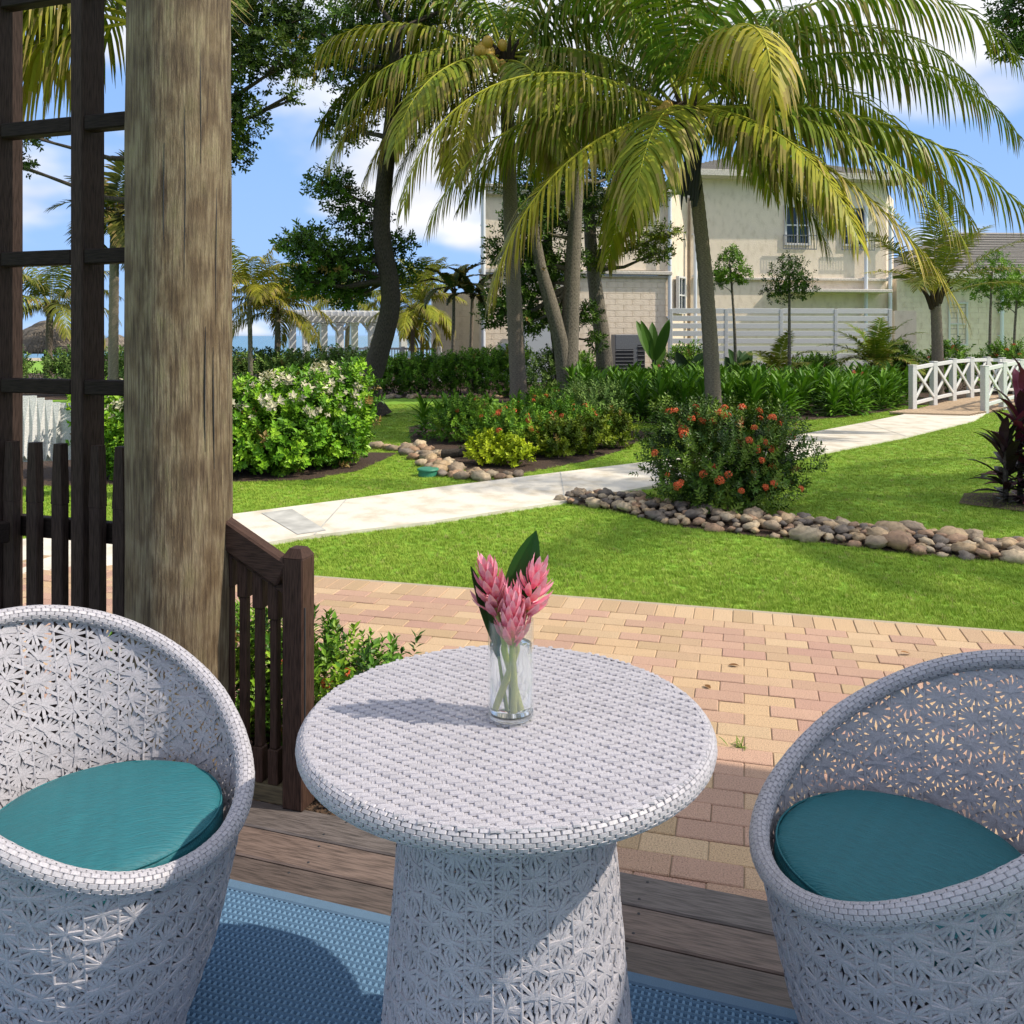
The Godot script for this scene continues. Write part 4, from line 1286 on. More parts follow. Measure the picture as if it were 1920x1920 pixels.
func make_stones() -> void:
	var ms := stone_meshes()
	var put_stone := func(p: Vector2, s: float, where: String, grp: String, lift: float) -> void:
		var m = ms[rng.randi() % ms.size()]
		var o := obj("river_stone", m[0], M.stone, self, Transform3D(Basis.from_euler(Vector3(R(-0.25, 0.25), R(0, TAU), R(-0.25, 0.25))).scaled(Vector3.ONE * s), Vector3(p.x, GY + s * 0.2 + lift, p.y)))
		tag(o, "smooth %s river stone %s" % [m[1], where], "stone", grp)
	var got := []
	var tries := 0
	while tries < 4200 and got.size() < 270:
		tries += 1
		var k := rng.randf() * (STONES_LOW.size() - 1.0); var i := int(k); var fr := k - i
		var lo: Vector2 = STONES_LOW[i].lerp(STONES_LOW[i + 1], fr); var hi: Vector2 = STONES_UP[i].lerp(STONES_UP[i + 1], fr)
		var v := rng.randf()
		var p := lo.lerp(hi, v)
		var s := [R(0.035, 0.06), R(0.06, 0.09), R(0.085, 0.125)][0 if rng.randf() < 0.5 else (1 if rng.randf() < 0.75 else 2)] as float
		var ok := true
		for g in got:
			if p.distance_to(g[0]) < (s + g[1]) * 0.72: ok = false; break
		if not ok: continue
		got.append([p, s])
		put_stone.call(p, s, "in the stone border between the two lawns", "river stones of the border between the lawns", R(0.0, 0.03) + 0.035 * sin(PI * v))
	got.clear(); tries = 0
	var ring := [Vector2(-1.98, -11.9), Vector2(-1.5, -11.5), Vector2(-1.2, -10.7), Vector2(-0.98, -9.85), Vector2(-0.6, -9.2), Vector2(-0.02, -9.2), Vector2(0.1, -9.4), Vector2(-0.5, -9.75), Vector2(-0.75, -10.3), Vector2(-0.95, -11.2), Vector2(-1.3, -11.95)]
	while tries < 2500 and got.size() < 64:
		tries += 1
		var p := Vector2(R(-2.0, 0.2), R(-12, -9.1))
		if not inside(p, ring): continue
		var s := R(0.06, 0.13)
		var ok := true
		for g in got:
			if p.distance_to(g[0]) < (s + g[1]) * 0.75: ok = false; break
		if not ok: continue
		got.append([p, s])
		put_stone.call(p, s, "edging the planted island beside the white path", "river stones round the planted island", R(0.0, 0.03))
	for i in 26:
		put_stone.call(Vector2(R(-3.6, -0.2), -21.5 + R(-0.15, 0.15)), R(0.08, 0.15), "along the foot of the far shrubs", "river stones along the far bed", 0.0)
	# green irrigation valve lid among the stones, a log in the soil
	var lid := thing("valve_box", "small round green valve box lid among the stones by the path", "valve box", Vector3(-0.93, GY, -9.55))
	lid.scale = Vector3.ONE * 0.75
	var mb := MB.new(); mb.lathe([Vector2(0.0, 0.12), Vector2(0.14, 0.12), Vector2(0.16, 0.11), Vector2(0.16, 0.09)], 24)
	obj("lid", mb, M.green_plastic, lid)
	var bd := MB.new(); bd.lathe([Vector2(0.14, 0.088), Vector2(0.145, 0.0)], 24)
	obj("body", bd, M.green_plastic, lid)
	var lg := MB.new(); lg.tube([Vector3(-0.85, GY + 0.1, -10.6), Vector3(-0.6, GY + 0.13, -10.5), Vector3(-0.3, GY + 0.12, -10.45)], [0.06, 0.055, 0.045], 10)
	tag(obj("log", lg, M.bark), "short brown log lying on the soil behind the stones", "log")

# ---------------------------------------------------------------- buildings and white joinery
func wall_block(parent: Node, a: Vector3, b: Vector3, h: float, depth: float, called := "wall", courses := 0.0, single := false) -> void:
	# a wall slab from a to b (its face), h high; where asked, block courses stand proud with recessed joints
	var mb := MB.new()
	var d := (b - a); var L := d.length(); var x := d / L; var n := x.cross(Vector3.UP)
	if n.z < 0: n = -n
	var B := Basis(x, Vector3.UP, x.cross(Vector3.UP))
	var mid := (a + b) * 0.5
	mb.box(Transform3D(B, mid + Vector3.UP * h * 0.5 - n * depth * 0.5), Vector3(L, h, depth))
	var wall := obj(called, mb, M.wall, parent)
	var full := MB.new(); full.box(Transform3D(), Vector3(0.608, courses - 0.014, 0.012), 0.003)
	var fm := full.mesh()
	if courses > 0.0:
		var cb := MB.new()
		var y := 0.02; var r := 0
		while y + courses < h:
			var bl := 0.62; var u := -L * 0.5 + (0.0 if r % 2 == 0 else -bl * 0.5)
			while u < L * 0.5:
				var u0 := maxf(u, -L * 0.5); var u1 := minf(u + bl - 0.012, L * 0.5)
				if single and u1 - u0 > 0.6:
					obj("block", fm, M.wall, wall, Transform3D(B, mid + x * (u0 + u1) * 0.5 + Vector3.UP * (y + courses * 0.5) + n * R(0.004, 0.008)))
				elif u1 - u0 > 0.03:
					cb.box(Transform3D(B, mid + x * (u0 + u1) * 0.5 + Vector3.UP * (y + courses * 0.5) + n * 0.006), Vector3(u1 - u0, courses - 0.014, 0.012))
				u += bl
			y += courses; r += 1
		stuff(obj("cut_blocks" if single else "block_courses", cb, M.wall, wall))

func window(parent: Node, c: Vector3, x: Vector3, w: float, h: float) -> void:
	var n := x.cross(Vector3.UP)
	if n.z < 0: n = -n
	var B := Basis(x, Vector3.UP, x.cross(Vector3.UP))
	var fr := MB.new()
	for s in [-1, 1]:
		fr.box(Transform3D(B, c + x * s * (w * 0.5 + 0.035) + n * 0.03), Vector3(0.07, h + 0.14, 0.12), 0.006)
		fr.box(Transform3D(B, c + Vector3.UP * s * (h * 0.5 + 0.035) + n * 0.03), Vector3(w, 0.07, 0.118), 0.006)
	fr.box(Transform3D(B, c + n * 0.03), Vector3(0.045, h, 0.06))
	fr.box(Transform3D(B, c + n * 0.031), Vector3(w, 0.05, 0.062))
	var win := obj("window", fr, M.white, parent)
	for sx in [-0.25, 0.25]:
		for sy in [-0.25, 0.25]:
			var p := MB.new(); p.box(Transform3D(B, c + x * sx * w + Vector3.UP * sy * h + n * 0.012), Vector3(w * 0.46, h * 0.46, 0.01))
			obj("pane", p, M.glass_pane, win)

func balconet(parent: Node, c: Vector3, x: Vector3, w: float) -> void:
	var n := x.cross(Vector3.UP)
	if n.z < 0: n = -n
	var r := MB.new()
	for y in [0.0, 0.5]: r.bar(c - x * w * 0.5 + Vector3.UP * y + n * 0.25, c + x * w * 0.5 + Vector3.UP * y + n * 0.25, 0.035, 0.035)
	for i in 13: r.bar(c + x * w * (i / 12.0 - 0.5) + n * 0.25, c + x * w * (i / 12.0 - 0.5) + n * 0.25 + Vector3.UP * 0.5, 0.018, 0.018, 0.0, Vector3.BACK)
	stuff(obj("balcony_grille", r, M.metal_grey, parent))

func make_buildings() -> void:
	var t := thing("cream_building", "two-storey cream block building with white downpipes behind the palms", "building", Vector3.ZERO)
	# left wing, tall gable block, recessed right wall
	wall_block(t, Vector3(-2.75, GY, -29.9), Vector3(-0.98, GY, -30.25), 3.05, 0.5, "wall", 0.2, true)
	wall_block(t, Vector3(-1.0, GY, -28.9), Vector3(5.45, GY, -30.2), 3.65, 0.6, "wall", 0.2, true)
	wall_block(t, Vector3(-0.95, 3.74, -29.0), Vector3(5.4, 3.74, -30.3), 2.72, 0.6)
	wall_block(t, Vector3(5.47, GY, -30.2), Vector3(6.5, GY, -31.6), 6.6, 0.4, "wall")
	wall_block(t, Vector3(6.5, GY, -31.4), Vector3(14.1, GY, -32.5), 7.35, 0.6, "wall")
	wall_block(t, Vector3(14.1, GY, -32.5), Vector3(15.3, GY, -34.6), 7.0, 0.5, "wall")
	wall_block(t, Vector3(14.4, GY, -32.3), Vector3(27, GY, -32.6), 3.7, 0.5, "wall", 0.2)
	wall_block(t, Vector3(12.1, GY, -27.3), Vector3(12.75, GY, -27.2), 2.35, 0.4, "pilaster")
	var x := (Vector3(5.45, 0, -28.9) - Vector3(-1.0, 0, -30.1)).normalized()
	var co := MB.new()
	co.bar(Vector3(-1.1, 3.63, -28.8), Vector3(5.55, 3.63, -30.14), 0.3, 0.13, 0.02)
	co.bar(Vector3(-1.08, 3.51, -28.84), Vector3(5.52, 3.51, -30.17), 0.16, 0.08, 0.02)
	obj("cornice", co, M.trim, t)
	var cr := MB.new()
	for k in 3:
		cr.bar(Vector3(-1.05 - 0.08 * k, 6.25 + 0.11 * k, -28.9), Vector3(5.5 + 0.08 * k, 6.25 + 0.11 * k, -30.22 + 0.02 * k), 0.3 + 0.16 * k, 0.108, 0.02)
	obj("parapet_moulding", cr, M.trim, t)
	var sc := MB.new()
	sc.bar(Vector3(6.6, 3.55, -31.34), Vector3(14.1, 3.55, -32.43), 0.2, 0.1, 0.02)
	sc.bar(Vector3(9.5, 3.1, -31.5), Vector3(13.9, 3.1, -32.13), 1.0, 0.12, 0.02)
	obj("string_course", sc, M.trim, t)
	for q in [Vector3(5.5, 0, -30.2), Vector3(-0.95, 0, -28.8), Vector3(6.62, 0, -31.3), Vector3(13.2, 0, -32.3), Vector3(14.15, 0, -32.4), Vector3(18.3, 0, -32.35)]:
		var dp := MB.new()
		var h := 6.3 if q.x < 15.0 else 3.6
		dp.tube([Vector3(q.x, GY, q.z + 0.12), Vector3(q.x, h, q.z + 0.12)], [0.07, 0.07], 10)
		for k in 4: dp.box(Transform3D(Basis(), Vector3(q.x, 0.6 + k * h * 0.24, q.z + 0.06)), Vector3(0.2, 0.05, 0.12))
		obj("downpipe", dp, M.steel_pipe, t)
	var xr := (Vector3(14.1, 0, -32.5) - Vector3(6.5, 0, -31.4)).normalized()
	for q in [12.9, 10.6]:
		var c: Vector3 = Vector3(6.5, 0, -31.4) + xr * (q - 6.5)
		window(t, c + Vector3.UP * 5.55, xr, 0.86, 1.35)
		balconet(t, c + Vector3.UP * 4.65, xr, 1.3)
	for q in [16.7, 20.0, 22.5]:
		window(t, Vector3(q, 1.9, -32.36), Vector3(1, 0, -0.024).normalized(), 0.6, 1.5)
	window(t, Vector3(6.0, 2.9, -30.76), Vector3(1.03, 0, -1.7).normalized(), 0.6, 1.2)
	# hipped shingle roofs
	for q in [[Vector3(5.9, 7.4, -30.7), Vector3(14.75, 7.4, -32.0), 7.5, 1.3], [Vector3(14.6, 3.75, -31.5), Vector3(28, 3.75, -31.8), 7.0, 1.9]]:
		var a: Vector3 = q[0]; var b: Vector3 = q[1]; var d: float = q[2]; var h: float = q[3]
		var c := b + Vector3(0, 0, -d); var e := a + Vector3(0, 0, -d)
		var r0 := a + Vector3(d * 0.45, h, -d * 0.5); var r1 := b + Vector3(-d * 0.45, h, -d * 0.5)
		var rf := MB.new(); var mid := (a + c) * 0.5 + Vector3.DOWN * 2
		rf.face(a, b, r1, r0, mid); rf.face(c, e, r0, r1, mid)
		rf.face(a, e, r0, r0, mid); rf.face(b, c, r1, r1, mid)
		var roof := obj("roof", rf, M.roof, t)
		var lines := MB.new()
		for k in 16:
			var f := k / 16.0
			lines.bar(a.lerp(r0, f) + Vector3(0, 0.02, 0.02), b.lerp(r1, f) + Vector3(0, 0.02, 0.02), 0.05, 0.035)
		stuff(obj("shingle_course", lines, M.roof, roof))
		var fa := MB.new()
		fa.bar(a + Vector3(0, -0.1, 0.03), b + Vector3(0, -0.1, 0.03), 0.08, 0.22, 0.01)
		fa.bar(a + Vector3(0, -0.2, -0.5), b + Vector3(0, -0.2, -0.5), 1.0, 0.04)
		obj("fascia", fa, M.trim, roof)
	# wall-side plant: grey air-conditioning cabinets, a meter box
	var ac := thing("condenser_cabinet", "grey metal condenser cabinet with a louvred front against the cream wall", "air conditioner", Vector3(3.75, GY, -27.9), 0.18)
	var cb := MB.new(); cb.box(Transform3D(Basis(), Vector3(0, 0.8, 0)), Vector3(1.0, 1.6, 0.5), 0.02)
	obj("cabinet", cb, M.metal_grey, ac)
	for p in [[-0.2, 0.6, 1.02], [0.36, 0.24, 1.3]]:
		var op := MB.new(); op.box(Transform3D(Basis(), Vector3(p[0], 0.62, 0.252)), Vector3(p[1], p[2], 0.006))
		obj("louvre_opening", op, M.dark_gap, ac)
		for k in 9:
			var lv := MB.new(); lv.box(Transform3D(Basis(Vector3.RIGHT, 0.5), Vector3(p[0], 0.62 - p[2] * 0.5 + p[2] * (k + 0.5) / 9.0, 0.262)), Vector3(p[1], 0.03, 0.02))
			obj("louvre", lv, M.metal_grey, ac)
	for q in [[Vector3(-0.05, GY, -29.0), 0.7, 1.3, "pale grey meter cabinet low on the cream wall left of the palm trunk"], [Vector3(0.85, GY, -28.8), 1.1, 2.1, "tall pale grey utility cabinet behind the twin trunks"]]:
		var mc := thing("utility_cabinet", q[3], "cabinet", q[0], 0.18)
		var m1 := MB.new(); m1.box(Transform3D(Basis(), Vector3(0, q[2] * 0.5, 0)), Vector3(q[1], q[2], 0.45), 0.02)
		obj("cabinet", m1, mat(col(0.4, 0.43, 0.46), 0.5), mc)
		var m2 := MB.new(); m2.box(Transform3D(Basis(), Vector3(0, q[2] * 0.5, 0.232)), Vector3(q[1] * 0.88, q[2] * 0.9, 0.012), 0.004)
		obj("door", m2, mat(col(0.43, 0.46, 0.49), 0.5), mc)

func make_louvre_fence() -> void:
	var t := thing("louvre_fence", "white horizontal louvre screen fence in front of the cream building", "fence", Vector3.ZERO)
	var a := Vector3(4.95, GY, -26.9); var b := Vector3(11.95, GY, -27.3)
	var x := (b - a).normalized()
	for i in 5:
		var p := MB.new(); var c: Vector3 = a.lerp(b, i / 4.0)
		p.box(Transform3D(Basis(), c + Vector3(0, 1.2, 0)), Vector3(0.1, 2.4, 0.1), 0.006)
		obj("fence_post", p, M.white, t)
	for k in 10:
		for s in 4:
			var p := a.lerp(b, s / 4.0) + x * 0.055; var q := a.lerp(b, (s + 1) / 4.0) - x * 0.055
			var sl := MB.new(); var y := 0.22 + k * 0.235
			sl.bar(p + Vector3(0, y, 0.02), q + Vector3(0, y, 0.02), 0.03, 0.16, 0.005)
			obj("slat", sl, M.white, t)

func make_pergola() -> void:
	var t := thing("pergola", "white pergola with square posts and rafters before the sea", "pergola", Vector3(-6.15, 0, -34.0), 0.45)
	var z := 0.0
	for p in [-1.95, -0.65, 0.65, 1.95]:
		for dz in [0.0, -2.6]:
			var m := MB.new()
			m.box(Transform3D(Basis(), Vector3(p, 0.95, z + dz)), Vector3(0.27, 2.1, 0.27), 0.01)
			m.box(Transform3D(Basis(), Vector3(p, 0.02, z + dz)), Vector3(0.36, 0.24, 0.36), 0.01)
			m.box(Transform3D(Basis(), Vector3(p, 1.94, z + dz)), Vector3(0.34, 0.1, 0.34), 0.01)
			obj("pergola_post", m, M.white, t)
	for dz in [0.18, -0.18, -2.42, -2.78]:
		var m := MB.new(); m.bar(Vector3(-2.55, 2.1, z + dz), Vector3(2.55, 2.1, z + dz), 0.07, 0.22, 0.008)
		obj("beam", m, M.white, t)
	for i in 20:
		var xx := -2.42 + i * 0.255
		var m := MB.new()
		m.bar(Vector3(xx, 2.3, z + 0.75), Vector3(xx, 2.3, z - 3.3), 0.07, 0.17, 0.006)
		obj("rafter", m, M.white, t)
	for i in 5:
		var m := MB.new(); m.bar(Vector3(-2.6, 2.41, z + 0.6 - i * 0.9), Vector3(2.6, 2.41, z + 0.6 - i * 0.9), 0.05, 0.05)
		obj("purlin", m, M.white, t)
	for p in [-1.95, -0.65, 0.65, 1.95]:
		for s in [-1, 1]:
			var m := MB.new(); m.bar(Vector3(p + s * 0.13, 1.66, z), Vector3(p + s * 0.4, 1.98, z), 0.08, 0.08)
			obj("brace", m, M.white, t)
	var r := thing("baluster_railing", "low white baluster railing between the pergola and the building", "railing", Vector3.ZERO)
	var a := Vector3(-6.1, 0, -29.0); var b := Vector3(-2.4, 0, -28.6)
	for y in [0.42, 1.03]:
		var m := MB.new(); m.bar(a + Vector3.UP * y, b + Vector3.UP * y, 0.07, 0.07, 0.006)
		obj("rail", m, M.white, r)
	for i in 38:
		var p := a.lerp(b, (i + 0.5) / 38.0)
		var m := MB.new(); m.box(Transform3D(Basis(), p + Vector3(0, 0.72, 0)), Vector3(0.03, 0.55, 0.03))
		obj("baluster", m, M.white, r)
	for i in 4:
		var m := MB.new(); m.box(Transform3D(Basis(), a.lerp(b, i / 3.0) + Vector3(0, 0.5, 0)), Vector3(0.13, 1.2, 0.13), 0.01)
		obj("rail_post", m, M.white, r)

func make_bridge() -> void:
	var t := thing("garden_bridge", "small arched garden bridge with white crossed railings and wooden deck", "bridge", Vector3.ZERO)
	var s0 := Vector3(8.2, 0, -17.66); var s1 := Vector3(9.42, 0, -17.2)
	var dir := Vector3(0.72, 0, -0.694)
	var n := 6; var step := 1.12
	var arch := func(k: float) -> float: return GY + 0.03 + 0.1 * sin(PI * clampf(k / n, 0.0, 1.0))
	for e in [s0, s1]:
		for i in n + 1:
			var p: Vector3 = e + dir * step * i + Vector3.UP * arch.call(i)
			var m := MB.new(); m.box(Transform3D(Basis(Vector3.UP, 0.4), p + Vector3(0, 0.42, 0)), Vector3(0.12, 0.98, 0.12), 0.008)
			m.box(Transform3D(Basis(Vector3.UP, 0.4), p + Vector3(0, 0.922, 0)), Vector3(0.135, 0.02, 0.135), 0.006)
			obj("bridge_post", m, M.white, t)
			if i == n: continue
			var q: Vector3 = e + dir * step * (i + 1) + Vector3.UP * arch.call(i + 1)
			for y in [[0.86, 0.86, 0.06, 0.08], [0.14, 0.14, 0.05, 0.07]]:
				var r := MB.new(); r.bar(p + dir * 0.07 + Vector3.UP * y[0], q - dir * 0.07 + Vector3.UP * y[1], y[2], y[3], 0.006)
				obj("rail", r, M.white, t)
			for y in [[0.18, 0.82, 0.0], [0.82, 0.18, 0.031]]:
				var r := MB.new(); var off: Vector3 = dir.cross(Vector3.UP) * y[2]
				r.bar(p + dir * 0.06 + Vector3.UP * y[0] + off, q - dir * 0.06 + Vector3.UP * y[1] + off, 0.03, 0.065, 0.004)
				obj("cross_brace", r, M.white, t)
	var w := (s1 - s0)
	for i in 52:
		var k := float(i) / 51.0 * (n + 0.9) - 0.9
		var c: Vector3 = s0 + w * 0.5 + dir * step * k + Vector3.UP * (arch.call(maxf(k, 0.0)) - 0.02)
		if k < 0.0: c.y = GY + 0.045
		var m := MB.new()
		m.bar(c - w * 0.54, c + w * 0.54, step * 6.9 / 51.0 - 0.012, 0.035, 0.004)
		obj("deck_board", m, M.bridge_deck, t)

func make_thatch() -> void:
	for q in [[Vector3(-14.05, GY, -26), 1.5, 1.95, "thatched umbrella below the palm, seen through the trellis, the larger one"], [Vector3(-15.6, GY, -34), 1.0, 1.55, "small thatched umbrella far off near the sea, left of the timber post"]]:
		var t := thing("thatched_umbrella", q[3], "umbrella", q[0], 0.0, "thatched beach umbrellas")
		var f := FastNoiseLite.new(); f.frequency = 3.0
		var mb := MB.new()
		var pr := []
		for i in 13:
			var k := i / 12.0
			pr.append(Vector2(0.03 + q[1] * k, q[2] + 0.1 - (0.62 * q[1]) * pow(k, 1.12) - (0.03 if i % 3 == 0 else 0.0)))
		pr.append(Vector2(q[1] * 0.96, pr[-1].y - 0.05))
		mb.lathe(pr, 40)
		obj("thatch", mb, M.thatch, t)
		var fr := MB.new()
		for i in 700:
			var a := R(0, TAU); var k := sqrt(rng.randf())
			var p := Vector3(cos(a) * q[1] * k, q[2] + 0.12 - 0.62 * q[1] * pow(k, 1.12), sin(a) * q[1] * k)
			var o := Vector3(cos(a), -0.62, sin(a)) * 0.3
			var s := Vector3(-sin(a), 0, cos(a)) * 0.02
			fr.leaf2(p - s, p + s, p + o + Vector3(0, R(-0.03, 0.02), 0))
		stuff(obj("straw", fr, M.thatch, t))
		var pl := MB.new(); pl.tube([Vector3.ZERO, Vector3(0, q[2], 0)], [0.06, 0.05], 8)
		obj("pole", pl, M.bark, t)

func make_pleated_planter() -> void:
	# white folded panel seen between trellis and pickets
	var t := thing("pleated_panel", "white folded panel with sharp vertical pleats on the lawn behind the pickets", "panel", Vector3(-5.12, GY, -9.3), 0.35)
	t.scale = Vector3(0.82, 0.87, 0.9)
	var mb := MB.new()
	var n := 6; var W := 0.55; var H := 0.72; var y0 := 0.22
	for i in n:
		var a := -W * 0.5 + W * i / n; var b := -W * 0.5 + W * (i + 1) / n; var m := (a + b) * 0.5
		var top := H + 0.12 * (1.0 - absf(i - 1.5) / 4.0)
		mb.face(Vector3(a, y0, 0), Vector3(m, y0 + 0.1, 0.07), Vector3(m, y0 + top * 0.55, 0.02), Vector3(a, y0 + top, 0), Vector3(0, 0.5, -1))
		mb.face(Vector3(b, y0, 0), Vector3(m, y0 + 0.1, 0.07), Vector3(m, y0 + top * 0.55, 0.02), Vector3(b, y0 + top, 0), Vector3(0, 0.5, -1))
		mb.face(Vector3(a, y0 + top, 0), Vector3(m, y0 + top * 0.55, 0.02), Vector3(b, y0 + top, 0), Vector3(m, y0 + top, -0.03), Vector3(0, 0.5, -1))
	obj("pleat", mb, M.white, t)
	var bk := MB.new(); bk.box(Transform3D(Basis(), Vector3(0.08, y0 + H * 0.5, -0.06)), Vector3(W + 0.16, H, 0.04), 0.005)
	obj("back_board", bk, M.white, t)
	for s in [-0.2, 0.24]:
		var lg := MB.new(); lg.box(Transform3D(Basis(), Vector3(s, 0.12, -0.05)), Vector3(0.05, 0.24, 0.05), 0.004)
		obj("leg", lg, mat(col(0.42, 0.26, 0.12), 0.6), t)

# ---------------------------------------------------------------- planting
func at(x: float, y: float, d: float) -> Vector3:      # a point in the garden given its bearing and height as seen from the porch (1620 units to the radian), d metres away
	return Vector3((x - 960.0) * d / 1618.0, 1.45 - (y - 630.0) * d / 1618.0, -d)

func bl(x: float, y: float, d: float, r: float, n: int, flat := 0.8) -> Array:
	return [at(x, y, d), Vector3(r, r * flat, r), n]

func make_garden() -> void:
	make_stones()
	make_buildings()
	make_louvre_fence()
	make_pergola()
	make_bridge()
	make_thatch()
	make_pleated_planter()
	make_palms()
	make_trees()
	make_shrubs()
	make_beds()

func make_palms() -> void:
	var main := [[-0.95, 0.3, 26, 110, 6.1, 1.3, 0.6], [-0.86, 0.5, -14, 66, 5.2, 1.05, 0.9], [0.95, 0.3, 54, 118, 6, 1.05, 0.22], [0.95, 0.32, 3, 66, 6.4, 1.05, 0.35],
		[0.2, 0.95, 50, 156, 4.5, 1.16, 0.85], [0.78, 0.62, -22, 44, 5.6, 0.63, 1], [0.6, 0.62, -28, 44, 3.5, 0.95, 0.35], [-0.5, -0.5, 76, 62, 5, 0.84, 0.1], [0.2, -0.6, 82, 50, 5, 0.84, 0.05],
		[0.6, -0.5, 66, 84, 5.4, 0.95, 0.1], [-0.7, 0.12, 70, 92, 5.2, 0.95, 0.1], [0.35, 0.6, 74, 78, 4.8, 0.95, 0.1], [-0.35, 0.75, 68, 108, 4.8, 1.05, 0.15], [-0.6, -0.8, 34, 92, 5, 1.05, 0.3],
		[0.5, -0.85, 30, 92, 5, 1.05, 0.3], [-0.9, -0.35, 18, 84, 4.8, 1.05, 0.4], [0.85, -0.5, 8, 76, 4.6, 1.05, 0.4], [-0.25, -0.95, -10, 60, 4.2, 1.05, 0.5], [-0.4, 0.9, -8, 66, 3.8, 1.05, 0.5], [0.95, -0.05, 48, 104, 5.6, 1.05, 0.15]]
	main += [[0.85, 0.5, -6, 62, 5.2, 1.05, 0.4], [0.95, 0.0, 12, 80, 5.6, 1.1, 0.25], [-0.9, 0.1, 8, 80, 5.2, 1.1, 0.4], [0.6, 0.78, -16, 54, 4.2, 1.05, 0.6], [0.9, 0.1, 34, 96, 6.0, 1.2, 0.2], [0.95, -0.3, 30, 95, 5.4, 1.2, 0.3], [-0.75, -0.6, 52, 95, 5.2, 1.2, 0.15], [0.7, -0.7, 50, 92, 5.4, 1.2, 0.15], [0.1, -0.95, 60, 80, 5.0, 1.2, 0.1]]
	var p := palm("tall coconut palm at the centre right with a ringed trunk and yellowing fronds", Vector3(3.46, GY, -14.75), Vector3(2.98, 5.28, -14.75), 0.15, 0.11, main, "coconut palms in the garden", 0.03, 80, 1.25, Color(0.075, 0.185, 0.016), 8, Vector3(-0.8, 0, 0.6), 0.025)
	var sp := MB.new()
	var c := Vector3(2.98, 5.28, -14.75) - p.position
	for k in 5:
		sp.tube([c + Vector3(0.02 * k, -0.2, 0.12), c + Vector3(0.0 + 0.04 * k, -0.75, 0.25), c + Vector3(-0.1 + 0.05 * k, -1.25 - 0.1 * k, 0.2), c + Vector3(-0.12 + 0.09 * k, -1.7 + 0.12 * k, 0.16)], [0.05, 0.065, 0.04, 0.006], 7)
	obj("dry_spathe", sp, M.dark_gap, p)
	var sec := [[-0.97, 0.2, 30, 86, 4.4, 1.16, 0.55], [-0.9, 0.4, 2, 74, 4, 1.16, 0.3], [-0.8, 0.35, -22, 52, 3.8, 1.05, 0.85], [-0.6, 0.7, -12, 62, 3.9, 1.05, 0.4], [0.95, 0.2, 26, 88, 4.4, 1.16, 0.2], [0.8, 0.55, 2, 72, 4, 1.05, 0.3],
		[0.3, 0.9, -16, 58, 3.6, 1.05, 0.4], [-0.6, -0.4, 70, 80, 4.6, 0.95, 0.1], [0.5, -0.4, 74, 76, 4.6, 0.95, 0.1], [0, -0.8, 60, 90, 4.6, 0.95, 0.1], [-0.9, -0.2, 54, 100, 4.6, 0.95, 0.2], [0.9, -0.2, 56, 98, 4.6, 0.95, 0.1], [0.55, 0.4, 64, 90, 4.6, 0.95, 0.1], [-0.5, 0.5, 66, 90, 4.4, 0.95, 0.1], [0.6, -0.7, 12, 80, 4.2, 1.05, 0.3], [-0.7, -0.7, 12, 80, 4.2, 1.05, 0.3], [0.35, 0.5, -40, 30, 3.2, 0.84, 0.6], [-0.35, 0.5, -42, 30, 3.2, 0.84, 0.7], [-0.75, 0.1, -34, 40, 3.4, 0.84, 0.5]]
	sec += [[-0.95, -0.1, 14, 80, 4.4, 1.2, 0.4], [0.9, 0.4, 46, 105, 4.4, 1.2, 0.15], [0.7, 0.7, -14, 60, 3.8, 1.2, 0.5], [-0.85, -0.5, 36, 95, 4.6, 1.2, 0.25], [0.2, -0.95, 40, 95, 4.4, 1.2, 0.2], [-0.95, 0.3, -6, 66, 4.2, 1.2, 0.6]]
	palm("coconut palm left of the tallest one, with a cluster of yellow coconuts", Vector3(0.15, GY, -16.7), Vector3(-0.12, 6.85, -16.7), 0.17, 0.13, sec, "coconut palms in the garden", -0.05, 72, 1.15, Color(0.07, 0.165, 0.016), 13, Vector3(-0.5, 0, 0.9), 0.025)
	palm("young coconut palm with upright fronds beside the white garden bridge", Vector3(10.35, GY, -21), Vector3(10.3, 2.45, -21), 0.15, 0.12,
		[[-0.95, 0.3, 50, 40, 2.6, 0.3, 0.3], [-0.8, 0.5, 24, 36, 2.5, 0.3, 0.35], [0.9, 0.3, 52, 46, 2.6, 0.3, 0.2], [0.95, 0.2, 26, 50, 2.4, 0.3, 0.25], [-0.4, -0.3, 74, 30, 3.0, 0.3, 0.1], [0.3, -0.4, 78, 30, 3.0, 0.3, 0.1], [-0.1, 0.8, 58, 70, 2.6, 0.35, 0.2], [0.5, 0.8, 40, 70, 2.4, 0.35, 0.2], [-0.5, 0.8, 30, 70, 2.3, 0.35, 0.2], [0.1, -0.9, 50, 60, 2.4, 0.3, 0.2], [-0.9, -0.4, 62, 50, 2.7, 0.3, 0.1], [0.8, -0.4, 64, 50, 2.7, 0.3, 0.1], [-0.2, 0.3, 80, 40, 2.7, 0.3, 0.1]], "coconut palms in the garden", 0.02, 54, 0.5, Color(0.085, 0.135, 0.025), 0, Vector3.RIGHT, 0.016)
